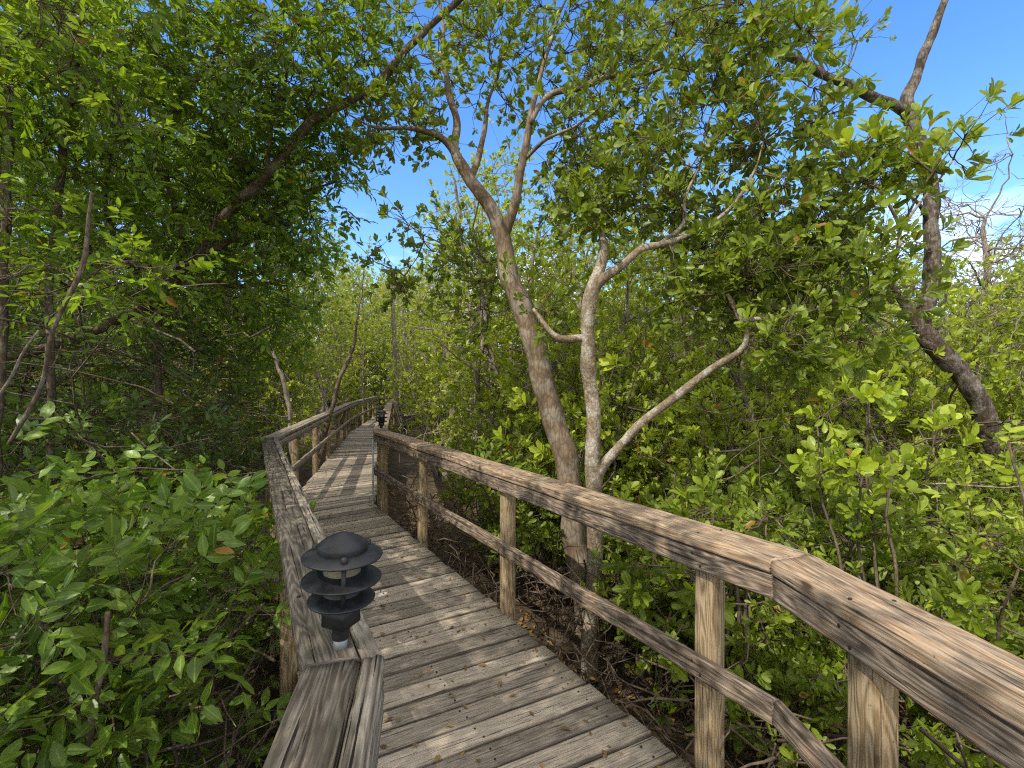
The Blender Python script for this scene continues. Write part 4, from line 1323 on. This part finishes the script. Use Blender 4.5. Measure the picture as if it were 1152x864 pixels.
# bare grey twiggy tree against the sky
bare = tag(empty('bare_tree', (8.6, 8.6, GROUND)), 'bare grey twiggy crown against the sky at the right edge', 'tree')
bt = MB()
trunk_p = limb(bt, [(8.6, 8.6, GROUND - .2, .09), (8.7, 8.6, 1.5, .08), (8.5, 8.6, 3.2, .06), (8.5, 8.6, 4.6, .03)], 8, .15, .07, .03)
ends = [trunk_p[int(len(trunk_p) * q), :3] for q in (.55, .62, .7, .76, .82, .88, .94, .99)]
for lev, (L_, r_) in enumerate(((1.1, .02), (.7, .011), (.45, .007), (.3, .0045))):
    nxt = []
    for e in ends:
        for _ in range(3 if lev < 3 else 2):
            d = unit(rng.normal(size=3) + np.array([-.15, 0, .5]))
            L2_ = L_ * rng.uniform(.55, 1.1)
            q = e + d * L2_ * np.linspace(0, 1, 7)[:, None]
            q[1:] += np.cumsum(rng.normal(0, .055 * L2_, (6, 3)), 0)
            tube(bt, q, r_ * np.linspace(1, .5, 7), 4)
            nxt.append(q[-1])
    ends = nxt
bt.build('trunk', M['twig_pale'], bare, True, (8.6, 8.6, GROUND))

low = [proto_shrub('mangrove_shrub', M['leaf_mangrove'], 1.5, .6, 46, .085, 'rosette', 'obovate', 5) for _ in range(3)]
ls = scatter(58, (-1.0, 6.5), (1.2, 6.2), .5, 1.38, True, lambda x, y: (x > 1.0 + .59 * (1.75 - y) + (.7 if y < 4.4 else 1.15) if y > 1.75 else x > 1.75) and not (-.04 < x / y < .3 and y < 4.9))
place(low, [(x, y, s * (.62 if y < 2.6 else .95)) for x, y, s in ls], lambda x, y: 'low dark mangrove bush just past the right railing' if y < 3.2 else 'mangrove bush in the undergrowth farther behind the right railing', 'shrub', 'mangrove bushes beyond the right railing')
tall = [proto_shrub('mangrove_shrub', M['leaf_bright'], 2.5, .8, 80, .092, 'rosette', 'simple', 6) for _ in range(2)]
ts = scatter(28, (0.5, 9), (5.0, 8.5), .9, 1.7, True, lambda x, y: x > 1.0 + .59 * (1.75 - y) + 1.2 and not (.6 < x / y < 1.22 and y < 6.3))
place(tall, ts, 'tall bright green shrub behind the right railing undergrowth', 'shrub', 'tall shrubs behind the right undergrowth')

# the lime bush with round leaves at the right
lime = proto_shrub('round_leaf_shrub', M['leaf_lime'], 2.4, .4, 26, .085, 'rosette', 'round', 4, .1, 4, .62, 1.0, 7)
place([lime], [(2.05, 2.75, 1.0)], 'yellow green bush with rounded leaves glowing in the sun at right', 'shrub', None)
lime2 = proto_shrub('round_leaf_shrub', M['leaf_bright'], 2.3, .55, 34, .085, 'spray', 'ellipse', 5, .14, 4, .25, 1.1, 7)
place([lime2], [(2.75, 2.5, 1.0)], 'leafy climbing shrub with thin stems at the right edge', 'shrub', None)

# left foreground shrubs
lsh = [proto_shrub('broad_leaf_shrub', M['leaf_shrub'], 2.0, .62, 60, .1, 'spray', 'ellipse', 6, .16, 4, .2, 1.22, 7) for _ in range(3)]
lspots = [(-1.74, 2.25, 1.0), (-2.1, 2.75, 1.0), (-2.8, 3.9, .95), (-2.9, 3.0, .95), (-2.0, 1.75, .9), (-1.5, 1.35, .6), (-1.85, 1.0, .6), (-3.3, 4.5, .75), (-2.75, 2.0, 1.0), (-3.6, 3.9, 1.0), (-2.5, 3.4, .72), (-3.9, 2.9, 1.1)]
for i, (x, y, s) in enumerate(lspots):
    pass
place(lsh, lspots, lambda x, y: 'broad leaved shrub crowding the left railing in shade' if x > -1.6 else 'broad leaved shrub in the dim undergrowth left of the railing', 'shrub', 'broad leaved shrubs left of the boardwalk')
young = proto_shrub('pinnate_seedling', M['leaf_bright'], .8, .3, 12, .075, 'spray', 'round', 4, .1, 3, .3, 1.0, 9)
place([young], [(-.92, 1.25, 1.0)], 'low seedling with paired rounded leaflets beside the near left rail', 'plant', None)
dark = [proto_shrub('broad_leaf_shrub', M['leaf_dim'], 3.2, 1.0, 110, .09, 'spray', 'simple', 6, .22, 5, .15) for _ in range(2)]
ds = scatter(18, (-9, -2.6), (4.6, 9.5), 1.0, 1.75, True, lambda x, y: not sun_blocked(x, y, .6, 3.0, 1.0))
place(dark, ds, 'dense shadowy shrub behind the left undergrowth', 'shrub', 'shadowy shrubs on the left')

# ------------------------------------------------------------------ stuff: tangles, litter
def tangle(name, boxes, mat, rlo, rhi, flat=.5, seed=0):
    mb = MB()
    for (x0, x1, y0, y1, z0, z1, n, L) in boxes:
        for _ in range(n):
            c = np.array([rng.uniform(x0, x1), rng.uniform(y0, y1), rng.uniform(z0, z1)])
            if walk_dist(c[0], c[1]) < .86: continue
            d = rng.normal(size=3); d[2] *= flat; d = unit(d)
            l = L * rng.uniform(.4, 1.2)
            s = np.linspace(-.5, .5, 6)[:, None]
            bend = rng.normal(0, .18, 3) * l
            p = c + d * l * s + bend * (s ** 2) * 2 + rng.normal(0, .018 * l, (6, 3))
            if min(walk_dist(q[0], q[1]) for q in p) < .78: continue
            r = rng.uniform(rlo, rhi)
            tube(mb, p, np.linspace(r, r * .4, 6), 4)
    return tag(mb.build(name, mat, None, True), kind='stuff')


o = tangle('twig_tangle', [(-6, -1.9, 3.2, 7.5, -.4, 2.6, 800, 1.3), (-3, -.9, .8, 3.2, -.6, .3, 260, .8)], M['bark_brown'], .003, .011, .45)
tag(o, 'dim tangle of crossing twigs and dead branches on the left', 'twigs')
o = tangle('root_tangle', [(-1.6, 4.5, 1.4, 7.5, -.7, .15, 1500, .7), (-1.6, 2.6, 1.6, 6.5, -.7, .0, 1300, .55), (.5, 7, 3, 9, -.5, 1.4, 500, .9)], M['twig'], .003, .010, 1.0)
tag(o, 'brown tangle of aerial roots and dry twigs under the right bushes', 'roots')


o = tangle('branch_tangle', [(-3, 12, 6.5, 13, -.4, 3.6, 1000, 1.2), (-9, -3, 9, 20, -.4, 3.5, 700, 1.6), (1.5, 8, 3.5, 7, -.4, 1.2, 160, .8)], M['twig_pale'], .004, .013, 1.2)
tag(o, 'pale dry twigs and thin dead branches crossing the thicket', 'twigs')


def litter(name, n, fn, label, mat, cat, size=(.03, .07), kind='stuff'):
    mb = MB()
    P = []
    while len(P) < n:
        q = fn()
        if q is not None: P.append(q)
    P = np.array(P)
    a = rnd_dir(n); a[:, 2] *= .15
    nn = np.tile([0, 0, 1.0], (n, 1)) + rng.normal(0, .22, (n, 3))
    add_leaves(mb, P, a, nn, rng.uniform(size[0], size[1], n), 'ellipse')
    return tag(mb.build(name, mat), label, cat, kind=kind)


def on_deck():
    i = rng.choice([0, 1, 1, 1, 2])
    t, s = rng.uniform(0, 1), rng.uniform(.05, .97)
    l = EL[i] + (EL[i + 1] - EL[i]) * t; r = ER[i] + (ER[i + 1] - ER[i]) * t
    q = l * (1 - s) + r * s
    return (q[0], q[1], .010)


def on_ground():
    x, y = rng.uniform(-5, 7), rng.uniform(.5, 10)
    return (x, y, ground_z(x, y) + .02)


litter('fallen_leaves', 430, on_deck, 'small yellow and brown fallen leaves scattered over the planks', M['leaf_dry'], 'leaves', (.02, .052))
litter('leaf_litter', 9000, on_ground, 'brown leaf litter covering the ground under the bushes', M['leaf_dry'], 'leaf litter', (.05, .1))
